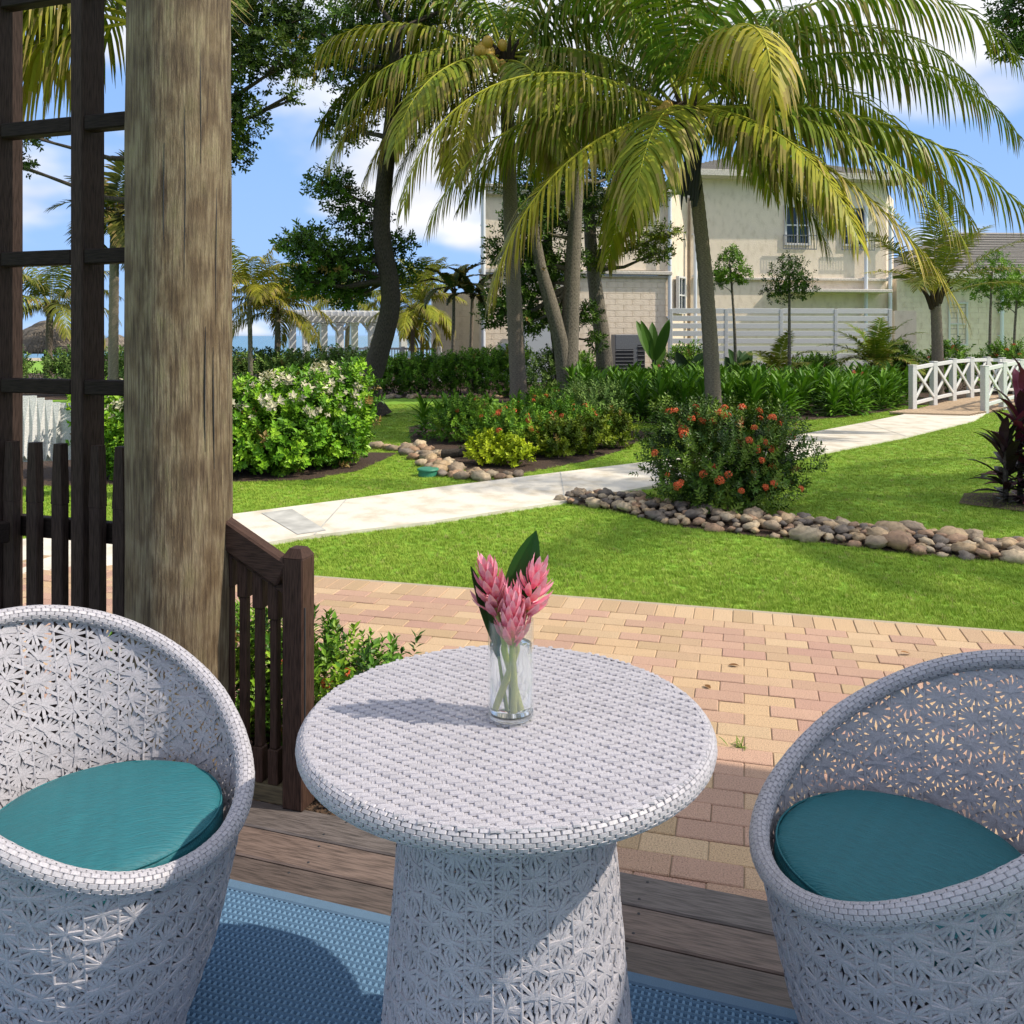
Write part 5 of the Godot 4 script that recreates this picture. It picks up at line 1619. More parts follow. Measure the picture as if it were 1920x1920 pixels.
	# the palm hidden behind the timber post: its fronds hang into the trellis
	palm("coconut palm behind the timber post, its golden-edged fronds hanging across the trellis", Vector3(-3.25, GY, -8.25), Vector3(-3.3, 4.4, -8.2), 0.15, 0.12,
		[[-0.95, 0.3, 12, 58, 3.6, 1.5, 0.75], [-0.88, 0.5, 24, 74, 3.4, 1.5, 0.6], [-0.98, -0.1, 22, 70, 3.8, 1.3, 0.4], [-0.8, 0.2, -12, 50, 3.0, 1.2, 0.6], [-0.85, -0.4, 50, 90, 3.6, 0.6, 0.2], [-0.5, -0.8, 55, 80, 3.6, 0.5, 0.1], [0.2, -0.6, 74, 70, 3.4, 0.5, 0.1], [0.3, 0.5, 78, 60, 3.2, 0.5, 0.1], [-0.3, 0.2, 80, 60, 3.4, 0.5, 0.1], [-0.8, 0.5, 60, 110, 3.4, 0.7, 0.4]], "coconut palms in the garden", 0.0, 84, 1.15, Color(0.06, 0.13, 0.013))
	# a palm beyond the right edge whose shadow lies on the lawn
	palm("coconut palm beyond the cordyline whose frond shadows lie on the right lawn", Vector3(10.6, GY, -6.6), Vector3(10.1, 7.2, -7.1), 0.16, 0.12, small_fronds(18, 4.1, -5, 66, 80, 0.9, 0.2), "coconut palms in the garden", 0.05, 52, 0.75)
	# far palms by the sea
	var yg := Color(0.16, 0.19, 0.02)
	palm("palm with grey-green arching fronds above the thatched umbrella", Vector3(-13.0, GY, -24.2), Vector3(-12.95, 2.35, -24.2), 0.11, 0.09, small_fronds(18, 2.2, -15, 80, 72, 0.8, 0.25), "small palms near the sea", 0.0, 52, 0.62, Color(0.07, 0.11, 0.03), 0, Vector3.RIGHT, 0.016)
	palm("dark fan-like palm between the trellis and the timber post", Vector3(-9.25, GY, -20), Vector3(-9.2, 4.4, -20), 0.12, 0.1, small_fronds(18, 1.3, -60, 80, 50, 0.3, 0.1), "small palms near the sea", 0.0, 30, 0.55, Color(0.03, 0.05, 0.02), 0, Vector3.RIGHT, 0.025)
	palm("slim palm with lime-yellow fronds just right of the timber post", Vector3(-6.55, GY, -21.6), Vector3(-6.6, 2.65, -21.6), 0.07, 0.05, small_fronds(15, 1.7, -5, 82, 85, 0.7, 0.55), "small palms near the sea", 0.02, 44, 0.5, yg, 0, Vector3.RIGHT, 0.016, M.pale_bark)
	palm("yellowish palm beside the slim lime palm, with drooping lower fronds", Vector3(-6.35, GY, -23.2), Vector3(-6.3, 2.2, -23.2), 0.09, 0.07, small_fronds(20, 1.8, -10, 80, 85, 0.8, 0.5), "small palms near the sea", 0.02, 46, 0.55, Color(0.12, 0.15, 0.022), 0, Vector3.RIGHT, 0.016)
	palm("palm standing behind the pergola, its fronds above the rafters", Vector3(-7.4, GY, -38.5), Vector3(-7.3, 3.1, -38.5), 0.12, 0.1, small_fronds(18, 2.8, -20, 80, 80, 0.8, 0.3), "small palms near the sea", 0.02, 50, 0.7, Color(0.1, 0.13, 0.03), 0, Vector3.RIGHT, 0.02)
	palm("bright yellow-green areca palm left of the low cream wall", Vector3(-3.2, GY, -27.4), Vector3(-3.15, 2.35, -27.4), 0.08, 0.06, small_fronds(22, 1.9, -30, 82, 85, 0.7, 0.4), "small palms near the sea", 0.02, 44, 0.55, Color(0.15, 0.2, 0.025), 0, Vector3.RIGHT, 0.02)
	palm("areca palm with yellow stems beside the bright one", Vector3(-3.0, GY, -28.6), Vector3(-3.0, 3.1, -28.6), 0.07, 0.06, small_fronds(14, 1.5, -10, 82, 70, 0.25, 0.3), "small palms near the sea", 0.02, 40, 0.42, Color(0.13, 0.17, 0.025), 0, Vector3.RIGHT, 0.02)
	palm("foxtail palm with a dark bushy crown before the low cream wall", Vector3(-1.68, GY, -24), Vector3(-1.62, 2.75, -24), 0.055, 0.045, small_fronds(11, 1.15, 10, 80, 95, 0.2, 0.0), "small palms near the sea", 0.02, 90, 0.2, Color(0.03, 0.06, 0.02), 0, Vector3.RIGHT, 0.03, M.pale_bark)
	palm("foxtail palm half hidden by the hanging yellow frond", Vector3(-1.2, GY, -24), Vector3(-1.1, 2.6, -24), 0.055, 0.045, small_fronds(10, 1.0, 10, 80, 95, 0.2, 0.0), "small palms near the sea", 0.02, 90, 0.2, Color(0.025, 0.045, 0.018), 0, Vector3.RIGHT, 0.03)
	palm("low palm with arching fronds in front of the white louvre fence", Vector3(6.95, GY, -22.6), Vector3(6.95, 0.55, -22.6), 0.08, 0.07, small_fronds(12, 1.15, 10, 80, 70, 0.25, 0.2), "small palms before the building", 0.0, 36, 0.34, Color(0.1, 0.15, 0.02), 0, Vector3.RIGHT, 0.014)
	palm("bushy bright green areca palm at the right end of the louvre fence", Vector3(10.0, GY, -23.8), Vector3(10.0, 0.7, -23.8), 0.07, 0.06, small_fronds(22, 1.5, 0, 82, 72, 0.25, 0.15), "small palms before the building", 0.0, 40, 0.36, Color(0.09, 0.17, 0.02), 0, Vector3.RIGHT, 0.018)

func make_trees() -> void:
	var dark := [Color(0.0234, 0.0468, 0.013), Color(0.0416, 0.078, 0.0182), Color(0.078, 0.13, 0.026), Color(0.117, 0.182, 0.039)]
	var olive := [Color(0.042, 0.07, 0.014), Color(0.084, 0.119, 0.021), Color(0.14, 0.168, 0.028), Color(0.224, 0.231, 0.042)]
	var s1 := sprig(8, 0.1, 0.024, 0.13, 1.0, Color(1.2, 1.25, 1.0), 4)
	var D := 16.7
	tree("shade_tree", "tall tree with a thick dark bent trunk left of the palms", "tree", "",
		[at(705, 784, D), at(690, 735, D), at(702, 690, D), at(722, 620, D), at(733, 560, D), at(722, 480, D), at(715, 430, D), at(722, 330, D), at(738, 200, D), at(745, 60, D)], 0.22, 0.12,
		[bl(620, 345, D, 0.42, 170), bl(668, 400, D + 0.4, 0.55, 260), bl(590, 468, D - 0.4, 0.5, 240), bl(640, 505, D, 0.6, 330), bl(556, 455, D - 0.2, 0.32, 110), bl(655, 548, D + 0.5, 0.36, 170), bl(592, 530, D + 0.3, 0.36, 140), bl(695, 470, D + 0.6, 0.5, 230), bl(560, 525, D - 0.3, 0.28, 80),
		bl(650, 60, D + 1.0, 0.85, 420), bl(608, 110, D + 0.6, 0.6, 260), bl(700, 160, D + 1.2, 0.75, 320), bl(745, 60, D + 1.4, 0.9, 420), bl(655, 230, D + 0.8, 0.5, 210), bl(810, 30, D + 1.6, 0.9, 380), bl(560, 50, D + 0.4, 0.4, 120), bl(760, 510, D + 0.4, 0.3, 70), bl(752, 455, D + 0.3, 0.28, 60), bl(690, -60, D + 1, 1.1, 420), bl(880, -40, D + 1.8, 1.0, 300)],
		s1, dark, 0.9, M.bark)
	var D2 := 20.5
	tree("twin_trunk_tree", "tree with twin grey trunks and dark leaves in front of the cream building", "tree", "",
		[at(1068, 765, 20), at(1066, 700, 20), at(1068, 640, 20.1), at(1071, 560, 20.2), at(1077, 440, 20.4), at(1084, 300, 20.6), at(1085, 150, 20.8)], 0.24, 0.11,
		[bl(955, 560, D2, 0.55, 260), bl(1000, 515, D2 + 0.3, 0.65, 330), bl(925, 590, D2, 0.35, 120), bl(1020, 590, D2 + 0.6, 0.5, 230), bl(1055, 490, D2 + 0.8, 0.55, 250), bl(985, 610, D2 - 0.3, 0.3, 90), bl(1040, 400, D2 + 0.6, 0.8, 360), bl(960, 470, D2 + 0.4, 0.6, 240), bl(1150, 330, D2 + 1.2, 0.9, 340), bl(1000, 340, D2 + 0.8, 0.9, 340), bl(1195, 290, D2 + 1.4, 0.8, 280), bl(985, 420, D2, 0.6, 250), bl(1110, 250, D2 + 1, 1.1, 420), bl(1010, 250, D2 + 1, 0.9, 330), bl(1120, 120, D2 + 1, 1.1, 420)],
		s1, dark, 0.95, M.pale_bark, null, 0.35,
		[[at(1062, 720, 20), at(1052, 640, 20), at(1030, 560, 20.1), at(1013, 500, 20.2), at(1000, 420, 20.3)]])
	tree("dark_trunk_tree", "tree with a black-brown trunk just behind the twin grey trunks", "tree", "",
		[at(1056, 720, 21.4), at(1046, 640, 21.4), at(1036, 560, 21.5), at(1028, 480, 21.6), at(1030, 400, 21.6)], 0.19, 0.09,
		[bl(1100, 590, 21.6, 0.35, 110), bl(1120, 640, 21.4, 0.22, 60), bl(985, 470, 21.8, 0.55, 220), bl(1060, 380, 22, 0.8, 300)], s1, dark, 0.9, M.bark)
	tree("mottled_trunk_tree", "tree with a lichen-mottled leaning trunk whose leaves spread before the upper wall", "tree", "",
		[at(1137, 725, 22.5), at(1130, 640, 22.5), at(1117, 545, 22.6), at(1108, 460, 22.7), at(1103, 360, 22.8)], 0.24, 0.14,
		[bl(1180, 440, 22, 0.75, 260, 0.6), bl(1228, 475, 21.6, 0.45, 120, 0.5), bl(1150, 395, 22.6, 0.7, 260), bl(1250, 438, 21.5, 0.35, 70, 0.5), bl(1120, 490, 22.6, 0.35, 90), bl(1200, 360, 22.6, 0.7, 260), bl(1060, 330, 23, 0.9, 320)], s1, olive, 0.9, M.pale_bark)
	tree("leafy_tree", "large tree rising behind the timber post with leaves against the sky", "tree", "",
		[at(352, 850, 12.4), at(350, 600, 12.4), at(345, 300, 12.4), at(360, 60, 12.4), at(370, -150, 12.4)], 0.17, 0.08,
		[bl(500, 55, 12, 0.62, 300), bl(452, 130, 12, 0.5, 240), bl(540, 115, 11.8, 0.3, 90), bl(448, 220, 12, 0.36, 160), bl(437, 285, 12.1, 0.28, 110), bl(465, 15, 12.3, 0.6, 260), bl(555, 40, 12.1, 0.28, 90), bl(548, 178, 11.9, 0.1, 18), bl(420, 60, 12.6, 0.6, 240), bl(330, -40, 12.6, 0.9, 300), bl(62, 258, 12.2, 0.13, 26), bl(40, 312, 12.2, 0.14, 28), bl(520, -60, 12, 0.8, 240), bl(415, 190, 12.4, 0.35, 130)],
		sprig(8, 0.075, 0.02, 0.1, 1.0, Color(1.2, 1.25, 1.0), 5), [Color(0.015, 0.03, 0.01), Color(0.03, 0.055, 0.014), Color(0.06, 0.09, 0.02), Color(0.1, 0.13, 0.03)], 0.9, M.bark)
	tree("overhanging_tree", "dark-leaved branch hanging in from the tree at the top right", "tree", "",
		[Vector3(17.5, GY, -20.3), Vector3(17.3, 5.0, -20.3), Vector3(15.2, 9.6, -20.2), Vector3(13.4, 10.6, -20.0)], 0.3, 0.1,
		[bl(1918, 25, 20, 0.62, 240), bl(1895, 92, 20, 0.34, 90), bl(1935, -60, 20, 1.0, 300), bl(1965, 70, 20.2, 0.55, 170)],
		sprig(8, 0.16, 0.03, 0.2, 1.0, Color(1.1, 1.1, 1.0), 6), dark, 0.9, M.bark)
	var lite := [Color(0.07, 0.14, 0.021), Color(0.126, 0.224, 0.028), Color(0.196, 0.294, 0.042)]
	var s2 := sprig(7, 0.09, 0.022, 0.1, 1.0, Color(1.15, 1.2, 1.0), 7)
	for q in [[1480, 720, 21.6, 1480, 525, 0.55, dark, "slender tree with a grey stem and dark round crown before the louvre fence"], [1378, 690, 22.6, 1368, 505, 0.42, lite, "thin young tree with light green leaves beside the tall palm's trunk"],
			[1856, 690, 23.6, 1860, 520, 0.62, lite, "young light green tree right of the small coconut palm"], [1902, 690, 24.6, 1908, 545, 0.5, lite, "young tree with bright leaves under the right building's eave"]]:
		var dd: float = q[2]
		tree("young_tree", q[7], "tree", "young trees in the beds", [at(q[0], 630 + 1618 * 1.55 / dd, dd), at(q[0], 640, dd), at(lerpf(q[0], q[3], 0.6), q[4] + 30, dd), at(q[3], q[4] - 10, dd)], 0.05, 0.025,
			[bl(q[3], q[4], dd, q[5], 170), bl(q[3] - 25, q[4] + 22, dd + 0.2, q[5] * 0.6, 70), bl(q[3] + 24, q[4] + 12, dd - 0.2, q[5] * 0.6, 70), bl(q[3] + 4, q[4] - 28, dd, q[5] * 0.6, 70)], s2, q[6], 0.85, M.pale_bark)

func make_shrubs() -> void:
	var ix := sprig(14, 0.055, 0.013, 0.13, 0.9, Color(1.25, 1.15, 0.9), 11)
	var ixt := [Color(0.032, 0.08, 0.016), Color(0.072, 0.16, 0.024), Color(0.128, 0.24, 0.032), Color(0.224, 0.32, 0.048)]
	var red := flower_mesh(Color(0.75, 0.09, 0.03), Color(0.8, 0.2, 0.06), 26, 0.036, 3)
	# low ixora hedge along the deck, behind the table
	var names_ := ["beside the newel post", "between the newel post and the table", "just behind the table's left edge", "behind the table's middle", "behind the vase, with one red flower"]
	for i in 5:
		var p := on_deck(-0.45 + 0.235 * i, GY - [0.0, 0.0, 0.05, 0.11, 0.12][i], -0.36 - 0.03 * (i % 2))
		shrub("ixora_bush", "low leafy green ixora bush %s" % names_[i], "bush", "ixora bushes along the deck", p,
			[[Vector3(0, 0.22, 0), Vector3(0.2, 0.22, 0.2), 120], [Vector3(0.08, 0.36, 0.03), Vector3(0.12, 0.14, 0.12), 42], [Vector3(-0.1, 0.38, -0.02), Vector3(0.1, 0.13, 0.1), 36], [Vector3(0.0, 0.3, -0.14), Vector3(0.14, 0.16, 0.1), 50]],
			ix, M.glossy_leaf, ixt, 0.62, 1.6, [red, M.petal, 2 if i != 4 else 4, [], 0.6], 6)
	shrub("ixora_bush", "low ixora bush seen between the balusters of the stair railing", "bush", "ixora bushes along the deck", on_deck(-0.78, GY, -0.4),
		[[Vector3(0, 0.24, 0), Vector3(0.24, 0.24, 0.2), 150], [Vector3(0.08, 0.4, 0.03), Vector3(0.14, 0.14, 0.12), 50]], ix, M.glossy_leaf, ixt, 0.62, 1.6, [red, M.petal, 4, [], 0.6], 6)
	# the big flowering ixora by the path
	shrub("flowering_ixora", "large rounded ixora bush full of orange-red flowers between path and stone border", "bush", "", Vector3(1.92, GY, -7.8),
		[[Vector3(-0.1, 0.42, 0.0), Vector3(0.62, 0.42, 0.5), 900], [Vector3(0.4, 0.48, 0.0), Vector3(0.42, 0.36, 0.4), 420], [Vector3(-0.35, 0.62, -0.1), Vector3(0.32, 0.3, 0.3), 260], [Vector3(0.1, 0.68, -0.1), Vector3(0.45, 0.22, 0.35), 300], [Vector3(0.0, 0.22, 0.2), Vector3(0.6, 0.22, 0.42), 420]],
		ix, M.glossy_leaf, [Color(0.021, 0.042, 0.014), Color(0.042, 0.084, 0.0168), Color(0.084, 0.14, 0.0252), Color(0.154, 0.21, 0.042)], 0.75, 1.0, [red, M.petal, 62, [], 1.0], 16)
	# white-flowering hedge: four shrubs growing together
	var hl := sprig(11, 0.075, 0.024, 0.13, 1.0, Color(1.25, 1.25, 1.0), 12)
	var ht := [Color(0.04, 0.096, 0.016), Color(0.096, 0.208, 0.024), Color(0.176, 0.32, 0.032), Color(0.304, 0.448, 0.056)]
	var cream := sprig(10, 0.07, 0.022, 0.1, 1.1, Color(1.0, 1.0, 1.0), 13)
	var wl := ["seen through the trellis behind the pickets", "partly hidden by the timber post", "just right of the timber post", "at the right end of the hedge by the stones"]
	var hp := [[Vector3(-4.2, GY, -9.75), 0.6, 0.96], [Vector3(-3.55, GY, -9.75), 0.7, 1.0], [Vector3(-2.75, GY, -10.0), 0.72, 1.0], [Vector3(-2.25, GY, -10.5), 0.5, 1.1]]
	for i in 4:
		var r: float = hp[i][1]; var h: float = hp[i][2]
		var t := shrub("white_flowering_shrub", "bright green shrub with cream-white flowers %s" % wl[i], "shrub", "white-flowering shrubs of the hedge", hp[i][0],
			[[Vector3(0, h * 0.45, 0), Vector3(r, h * 0.45, r * 0.8), 760], [Vector3(-0.3, h * 0.7, 0.1), Vector3(r * 0.6, h * 0.3, r * 0.6), 300], [Vector3(0.28, h * 0.72, -0.05), Vector3(r * 0.55, h * 0.32, r * 0.6), 300], [Vector3(0.1, h * 0.3, 0.35), Vector3(r * 0.7, h * 0.3, r * 0.5), 330]],
			hl, M.glossy_leaf, ht, 0.85, 0.7, [], 12)
		var xf := []; var cs := []
		for k in 70:
			var d := Vector3(rng.randfn(), absf(rng.randfn()) + 0.5, rng.randfn() + 0.5).normalized()
			xf.append(Transform3D(aim(d, R(0, 6), R(0.5, 0.95)), Vector3(0.05, h * 0.5, 0) + d * Vector3(r * 0.95, h * 0.55, r * 0.8)))
			cs.append(Color(0.66, 0.62, 0.44) * R(0.75, 1.1))
		stuff(multi("blossom", cream, M.petal, xf, cs, t))
	# grey-green shrubs before the sea and along the far lawn
	var gl := sprig(10, 0.085, 0.02, 0.16, 0.8, Color(1.2, 1.2, 1.1), 14)
	var gt := [Color(0.045, 0.0825, 0.03), Color(0.0975, 0.15, 0.0525), Color(0.165, 0.232, 0.09), Color(0.24, 0.315, 0.135)]
	var nt := [Color(0.032, 0.072, 0.016), Color(0.08, 0.16, 0.024), Color(0.144, 0.256, 0.032), Color(0.224, 0.336, 0.064)]
	var i := 0
	var spots := [[-14.6, -22.5, 1.0], [-13.0, -22.0, 1.1], [-11.4, -22.4, 1.15], [-9.9, -22.2, 1.2], [-8.6, -22.8, 1.1], [-7.5, -22.4, 1.1], [-6.5, -22.9, 1.12], [-5.6, -22.5, 1.12], [-4.7, -22.9, 1.2], [-3.9, -22.6, 1.05], [-3.1, -22.7, 0.95], [-2.3, -22.5, 1.0], [-1.5, -22.8, 1.05], [-0.75, -22.5, 1.15], [-0.1, -22.2, 1.25]]
	for s in spots:
		var h: float = s[2]
		shrub("seaside_shrub", "%s shrub of the far bed, %s" % ["grey-green" if i < 10 else "mid green", ["behind the pickets at the frame's edge", "below the thatched umbrella", "seen through the trellis opening", "left of the timber post's edge", "hidden beside the timber post", "first right of the timber post", "at the slim lime palm's foot", "left of the pergola", "below the pergola's left posts", "behind the white hedge's right end", "right behind the dark bent trunk", "in front of the white baluster railing", "at the foxtail palm's foot", "left of the cream utility cabinet", "behind the coconut palm trunk"][i]], "shrub", "shrubs of the far bed", Vector3(s[0], GY, s[1]),
			[[Vector3(0, h * 0.45, 0), Vector3(0.72, h * 0.48, 0.6), 300], [Vector3(0.2, h * 0.78, 0), Vector3(0.42, h * 0.24, 0.4), 100], [Vector3(-0.3, h * 0.72, 0.1), Vector3(0.4, h * 0.25, 0.4), 100]], gl, M.leaf, gt if i < 10 else nt, 1.0, 1.2, [], 6)
		i += 1
	# dark mass of low shrubs under the building
	for s in [[0.9, -21.5, 1.2, "grey-leaved bush standing between the two pale trunks"], [1.7, -23.5, 1.0, "round green bush right of the twin trunks"], [4.9, -24.8, 1.2, "dark bush at the foot of the louvre fence"], [8.6, -24.6, 0.9, "bush before the right half of the louvre fence"], [12.0, -24.0, 1.25, "dark green bush with red flowers right of the young palm"], [13.4, -23.6, 1.3, "dense dark bush under the right building wall"], [14.6, -23.0, 1.35, "bush at the far right below the young trees"], [10.9, -24.6, 1.2, "bush beside the areca palm"]]:
		var h: float = s[2]
		shrub("garden_bush", s[3], "bush", "bushes before the building", Vector3(s[0], GY, s[1]), [[Vector3(0, h * 0.45, 0), Vector3(0.7, h * 0.48, 0.6), 300], [Vector3(0.2, h * 0.75, 0), Vector3(0.42, h * 0.26, 0.4), 110]], gl if s[0] < 1.0 else ix, M.leaf, gt if s[0] < 1.0 else nt, 1.0 if s[0] < 1.0 else 1.6, 0.9, [red, M.petal, 9, [], 1.5] if s[0] > 11.5 else [], 6)
	# planted island round the two pale trunks
	for s in [[-0.05, -11.2, 0.55, 0.62, "red-flowering low bush in front of the coconut palm's foot"], [0.75, -11.9, 0.5, 0.6, "red-flowering bush in the middle of the planted island"], [-0.75, -12.6, 0.5, 0.62, "leafy bush with one red flower at the island's left end"], [0.5, -13.4, 0.6, 0.7, "red-flowering bush behind the others in the island"]]:
		shrub("ixora_bush", s[4], "bush", "ixora bushes of the planted island", Vector3(s[0], GY, s[1]), [[Vector3(0, s[3] * 0.45, 0), Vector3(s[2], s[3] * 0.45, s[2] * 0.8), 340], [Vector3(0.1, s[3] * 0.7, 0), Vector3(s[2] * 0.6, s[3] * 0.3, s[2] * 0.6), 130]], ix, M.leaf, ixt, 0.95, 0.9, [red, M.petal, 15 if s[0] > -0.5 else 2, [], 1.0], 8)
	shrub("grey_bush", "fine-leaved grey-green bush at the right of the planted island", "bush", "", Vector3(1.15, GY, -12.9), [[Vector3(0, 0.4, 0), Vector3(0.55, 0.4, 0.5), 420], [Vector3(0.1, 0.62, 0), Vector3(0.4, 0.22, 0.35), 160]], gl, M.leaf, gt, 0.7, 0.9, [], 8)
	var gold := [Color(0.168, 0.21, 0.014), Color(0.336, 0.378, 0.021), Color(0.532, 0.532, 0.042)]
	for s in [[-0.28, -10.35, 0.24, 0.34, "bright yellow-green croton at the island's front beside the stones"], [0.02, -10.25, 0.2, 0.26, "small yellow croton right of the brightest one"]]:
		shrub("yellow_croton", s[4], "bush", "yellow crotons of the island", Vector3(s[0], GY, s[1]), [[Vector3(0, s[3] * 0.5, 0), Vector3(s[2], s[3] * 0.5, s[2]), 150]], hl, M.leaf, gold, 0.7, 1.2, [], 5)
	for s in [[0.55, -11.0, "yellowish-green low bush, leftmost of the row at the island's front"], [0.95, -11.35, "yellowish-green low bush in the middle of the island's front row"], [1.35, -11.95, "yellowish-green low bush, rightmost of the island's front row"]]:
		shrub("duranta_bush", s[2], "bush", "yellow-green bushes of the island's front row", Vector3(s[0], GY, s[1]), [[Vector3(0, 0.2, 0), Vector3(0.34, 0.2, 0.3), 210], [Vector3(0.05, 0.32, 0), Vector3(0.22, 0.14, 0.2), 70]], hl, M.leaf, [Color(0.05, 0.08, 0.01), Color(0.11, 0.14, 0.015), Color(0.2, 0.22, 0.02)], 0.7, 1.2, [], 6)

func plant(called: String, label: String, cat: String, grp: String, mesh, m: Material, p: Vector3, turn: float, s: float) -> Node3D:
	var o := obj(called, mesh, m, self, Transform3D(Basis(Vector3.UP, turn).scaled(Vector3.ONE * s), p))
	tag(o, label, cat, grp)
	return o

func make_beds() -> void:
	var v := []
	for k in 6:
		v.append(strap_plant(40 + k * 3, 0.44, 0.034, 8, 80, 70, 0.5, Color(0.055, 0.15, 0.012), Color(0.16, 0.32, 0.025), 100 + k).mesh())
	var far_ := []
	var n := 0; var tries := 0; var got := []
	while n < 210 and tries < 9000:
		tries += 1
		var z := -15.4 - 7.2 * pow(rng.randf(), 1.15)
		var x := R(1.3, 9.3)
		var q := Vector2(x, z)
		if not inside(q, FERN_BED): continue
		if Vector2(x - 3.46, z + 14.75).length() < 0.4: continue
		if x > 7.6 + (-z - 17.0) * 0.95: continue
		var ok := true
		for g in got:
			if g.distance_to(q) < 0.27: ok = false; break
		if not ok: continue
		got.append(q); n += 1
		plant("ginger_plant", "leafy green ginger plant in the dense bed between path and building", "plant", "ginger plants of the dense bed", v[rng.randi() % 6], M.leaf, Vector3(x, GY, z), R(0, TAU), R(0.85, 1.2))
	for s in [[-1.35, -13.2], [-1.0, -12.9], [-0.6, -13.3], [-0.2, -12.5], [-1.2, -13.7], [0.3, -14.3], [0.9, -14.2], [1.4, -14.4], [-0.4, -14.2], [0.1, -15.2], [0.8, -15.3], [1.3, -13.6]]:
		plant("ginger_plant", "leafy green ginger plant in the planted island round the pale trunks", "plant", "ginger plants of the island", v[rng.randi() % 6], M.leaf, Vector3(s[0], GY, s[1]), R(0, TAU), R(0.7, 0.95))
	# red blooms of the ginger bed
	var rb := flower_mesh(Color(0.6, 0.05, 0.05), Color(0.7, 0.12, 0.08), 20, 0.05, 9)
	for i in 12:
		var q: Vector2 = got[rng.randi() % got.size()]
		var o := obj("ginger_bloom", rb, M.petal, self, Transform3D(Basis().scaled(Vector3(0.8, 1.3, 0.8)), Vector3(q.x, GY + R(0.62, 0.78), q.y)))
		tag(o, "small red bloom rising from the dense ginger bed", "flower", "red blooms in the ginger bed")
	# cordylines
	var dk := Color(0.045, 0.018, 0.026); var wine := Color(0.2, 0.035, 0.06)
	var t := thing("cordyline", "tall dark purple cordyline at the right edge of the lawn", "plant", Vector3(4.74, GY, -8.05)); t.scale = Vector3.ONE * 1.28
	for q in [[Vector3(0, 0, 0), 1.0, 40], [Vector3(0.12, 0, 0.1), 0.72, 34], [Vector3(-0.14, 0, 0.06), 0.6, 30], [Vector3(0.05, 0, 0.16), 0.45, 30], [Vector3(0.2, 0, -0.05), 0.85, 34]]:
		var st := MB.new(); st.tube([q[0], q[0] + Vector3(0, q[1] * 0.8, 0)], [0.02, 0.014], 7)
		obj("cane", st, M.bark, t)
		obj("leaf_rosette", strap_plant(q[2], 0.32, 0.034, 5, 84, 62, q[1] * 0.85, dk, wine if q[1] > 0.8 else Color(0.03, 0.03, 0.018), int(q[1] * 100)), M.glossy_leaf, t, Transform3D(Basis(), q[0]))
	obj("soil_ring", poly_sheet([Vector2(-0.5, 0.1), Vector2(-0.2, 0.4), Vector2(0.4, 0.42), Vector2(0.7, 0.1), Vector2(0.4, -0.35), Vector2(-0.25, -0.3)], 0.012), M.soil, t)
	var l := ["left of the slender stem", "beside the low arching palm", "right of the low arching palm", "before the fence's pilaster"]
	var k := 0
	for q in [Vector3(6.35, GY, -22.1), Vector3(7.2, GY, -21.9), Vector3(8.1, GY, -22.4), Vector3(8.9, GY, -22.3)]:
		plant("small_cordyline", "small maroon cordyline %s" % l[k], "plant", "small maroon cordylines", strap_plant(30, 0.34, 0.034, 5, 84, 50, 0.6, Color(0.05, 0.012, 0.015), Color(0.13, 0.03, 0.035), 200 + k), M.glossy_leaf, q, R(0, 6), 1.0)
		k += 1
	# bird-of-paradise paddles against the fence and wall
	for q in [[Vector3(3.95, GY, -24.0), 6, 2.1, 0.15, Color(0.06, 0.14, 0.015), "tall bright green banana-like plant against the cream wall"], [Vector3(4.85, GY, -23.6), 7, 1.25, 0.17, Color(0.022, 0.05, 0.016), "dark paddle-leaved plant at the left end of the louvre fence"], [Vector3(5.3, GY, -23.4), 6, 1.2, 0.16, Color(0.022, 0.05, 0.016), "dark paddle-leaved plant left of the tall palm's trunk"], [Vector3(6.2, GY, -23.6), 6, 1.35, 0.15, Color(0.028, 0.07, 0.016), "dark paddle-leaved plant right of the tall palm's trunk"]]:
		var b := thing("paddle_leaf_plant", q[5], "plant", q[0], 0.0, "paddle-leaved plants before the fence")
		for i in q[1]:
			var a: float = i * 2.4 + R(-0.3, 0.3); var o := Vector3(cos(a), 0, sin(a))
			var h: float = q[2] * R(0.6, 1.0)
			var s0 := o * 0.05 + Vector3.UP * h * 0.45; var s1 := o * (0.12 + 0.1 * h) + Vector3.UP * h
			var st := MB.new(); st.tube([Vector3.ZERO, s0], [0.03, 0.016], 6)
			obj("leaf_stalk", st, mat(q[4] * 1.4, 0.5), b)
			big_leaf(b, s0, s1 + o * 0.15, q[3], Vector3(R(-0.5, 0.5), 0.2, 1.0), 0.25, q[4] * R(0.8, 1.25), "leaf_blade", 0.1)
	# plumeria-like rosettes at the far right
	for q in [[14.0, -22.4, 1.0, "broad-leaved light green plant at the right edge above the bridge"], [14.7, -21.9, 0.9, "broad-leaved plant at the far right behind the bridge rail"]]:
		plant("broad_leaf_plant", q[3], "plant", "broad-leaved plants behind the bridge", strap_plant(34, 0.42, 0.06, 0, 80, 40, 0.9, Color(0.06, 0.13, 0.02), Color(0.12, 0.2, 0.04), int(q[0] * 10)), M.leaf, Vector3(q[0], GY, q[1]), 0.5, q[2])

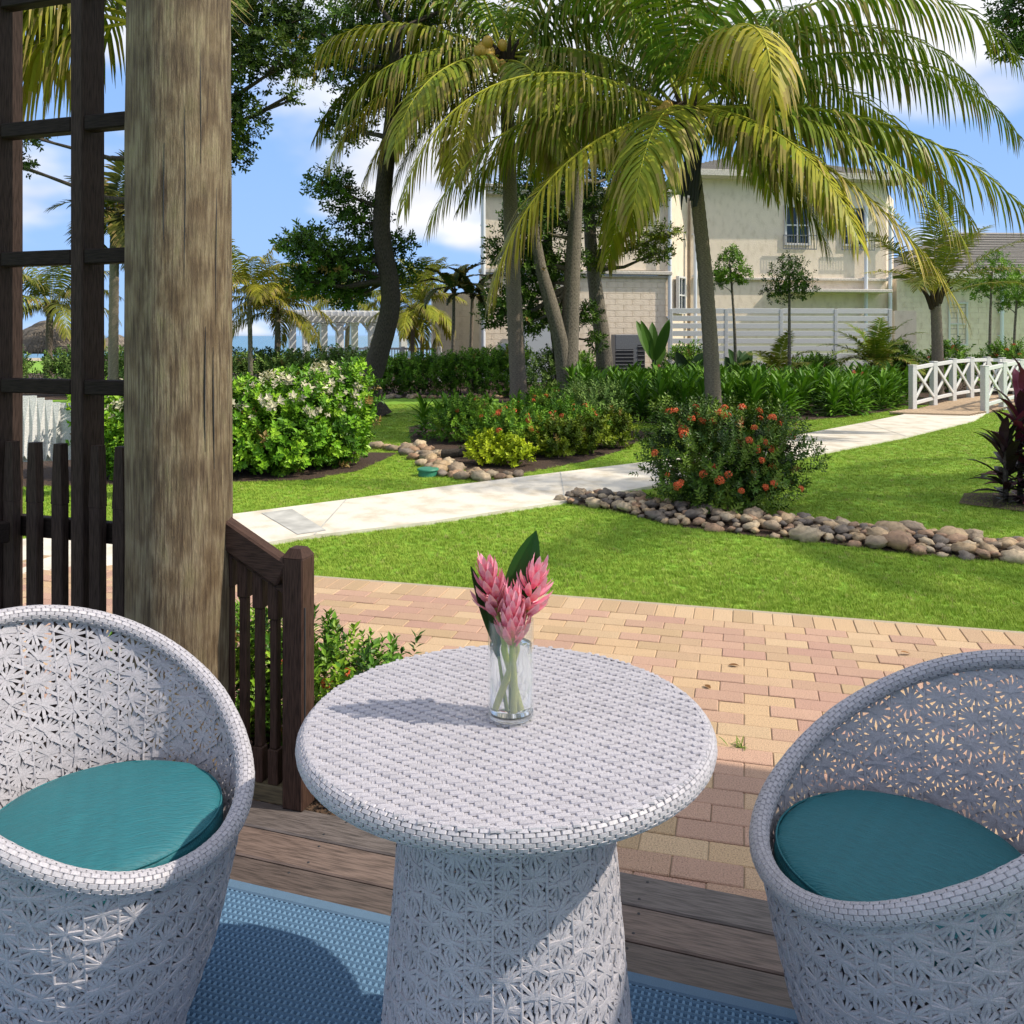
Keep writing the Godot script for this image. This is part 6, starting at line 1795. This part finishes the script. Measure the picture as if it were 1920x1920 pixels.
func make_litter() -> void:
	# a few dry leaves on the paving and tufts of grass in its joints
	var k := 0
	for q in [[0.98, -3.95, "small dry brown leaf on the brick paving right of the table"], [0.86, -3.72, "curled dry leaf on the brick paving nearer the table"], [1.9, -4.1, "tiny dry leaf on the brick paving near the lawn's edge"]]:
		var mb := MB.new(); mb.col = Color(0.2, 0.09, 0.03)
		var t := strap_plant(1, 0.05, 0.012, 8, 10, 20, 0.0, Color(0.2, 0.09, 0.03), Color(0.25, 0.13, 0.05), 900 + k)
		plant("dry_leaf", q[2], "leaf", "", t, M.leaf, Vector3(q[0], GY + 0.034, q[1]), k * 1.7, 1.0)
		k += 1
	for q in [[0.83, -3.2, "small tuft of grass growing in a paving joint right of the table"], [0.58, -2.95, "tiny grass tuft in the paving joint by the table's edge"]]:
		plant("grass_tuft", q[2], "grass", "", strap_plant(16, 0.05, 0.0025, 5, 60, 40, 0.0, Color(0.1, 0.2, 0.02), Color(0.2, 0.28, 0.04), 950 + k), M.grass, Vector3(q[0], GY + 0.028, q[1]), 0.4, 1.0)
		k += 1

func _ready() -> void:
	rng.seed = 7
	var cam := Camera3D.new()
	cam.name = "camera"
	cam.projection = Camera3D.PROJECTION_FRUSTUM
	cam.near = 0.05; cam.far = 30000.0
	cam.size = 0.05 / F
	cam.frustum_offset = Vector2(0, -330.0 / 1618.0 * 0.05)
	cam.position = Vector3(0, 1.45, 0)
	add_child(cam)
	cam.current = true
	var env := Environment.new()
	env.background_mode = Environment.BG_SKY
	env.sky = Sky.new()
	var pan := PanoramaSkyMaterial.new()
	pan.panorama = ImageTexture.create_from_image(make_sky())
	env.sky.sky_material = pan
	env.background_energy_multiplier = 1.15
	env.tonemap_mode = Environment.TONE_MAPPER_LINEAR
	env.tonemap_exposure = 1.45
	env.sdfgi_enabled = true; env.ssao_enabled = true; env.ssil_enabled = true
	var we := WorldEnvironment.new()
	we.name = "world_environment"; we.environment = env
	add_child(we)
	var sun := DirectionalLight3D.new()
	sun.name = "sun"
	sun.light_energy = 1.1
	sun.light_color = Color(1.0, 0.955, 0.88)
	sun.light_angular_distance = 0.6
	sun.shadow_enabled = true
	add_child(sun)
	sun.look_at_from_position(Vector3.ZERO, -sun_dir())
	make_materials()
	make_setting()
	make_deck()
	make_patio()
	make_unseen_cover()
	make_garden()
	make_post()
	make_trellis()
	make_pickets()
	make_stair_rail()
	make_rug()
	make_chair("white wicker tub chair in sunlight with a teal cushion, in front of the round post", Vector3(-0.83, 0.012, -1.75), deg_to_rad(67), 0.45, 0.81)
	make_chair("shaded white wicker tub chair with a teal cushion, beside the brick paving", Vector3(0.742, 0.012, -1.61), deg_to_rad(-90), 0.45, 0.797)
	make_cushion("sunlit bright teal round cushion in the chair before the timber post", Vector3(-0.832, 0.402, -1.765), 0.4)
	make_cushion("shaded deep teal round cushion in the chair beside the brick paving", Vector3(0.735, 0.402, -1.63), -0.7)
	make_table()
	make_vase()
	make_bouquet()
	make_litter()
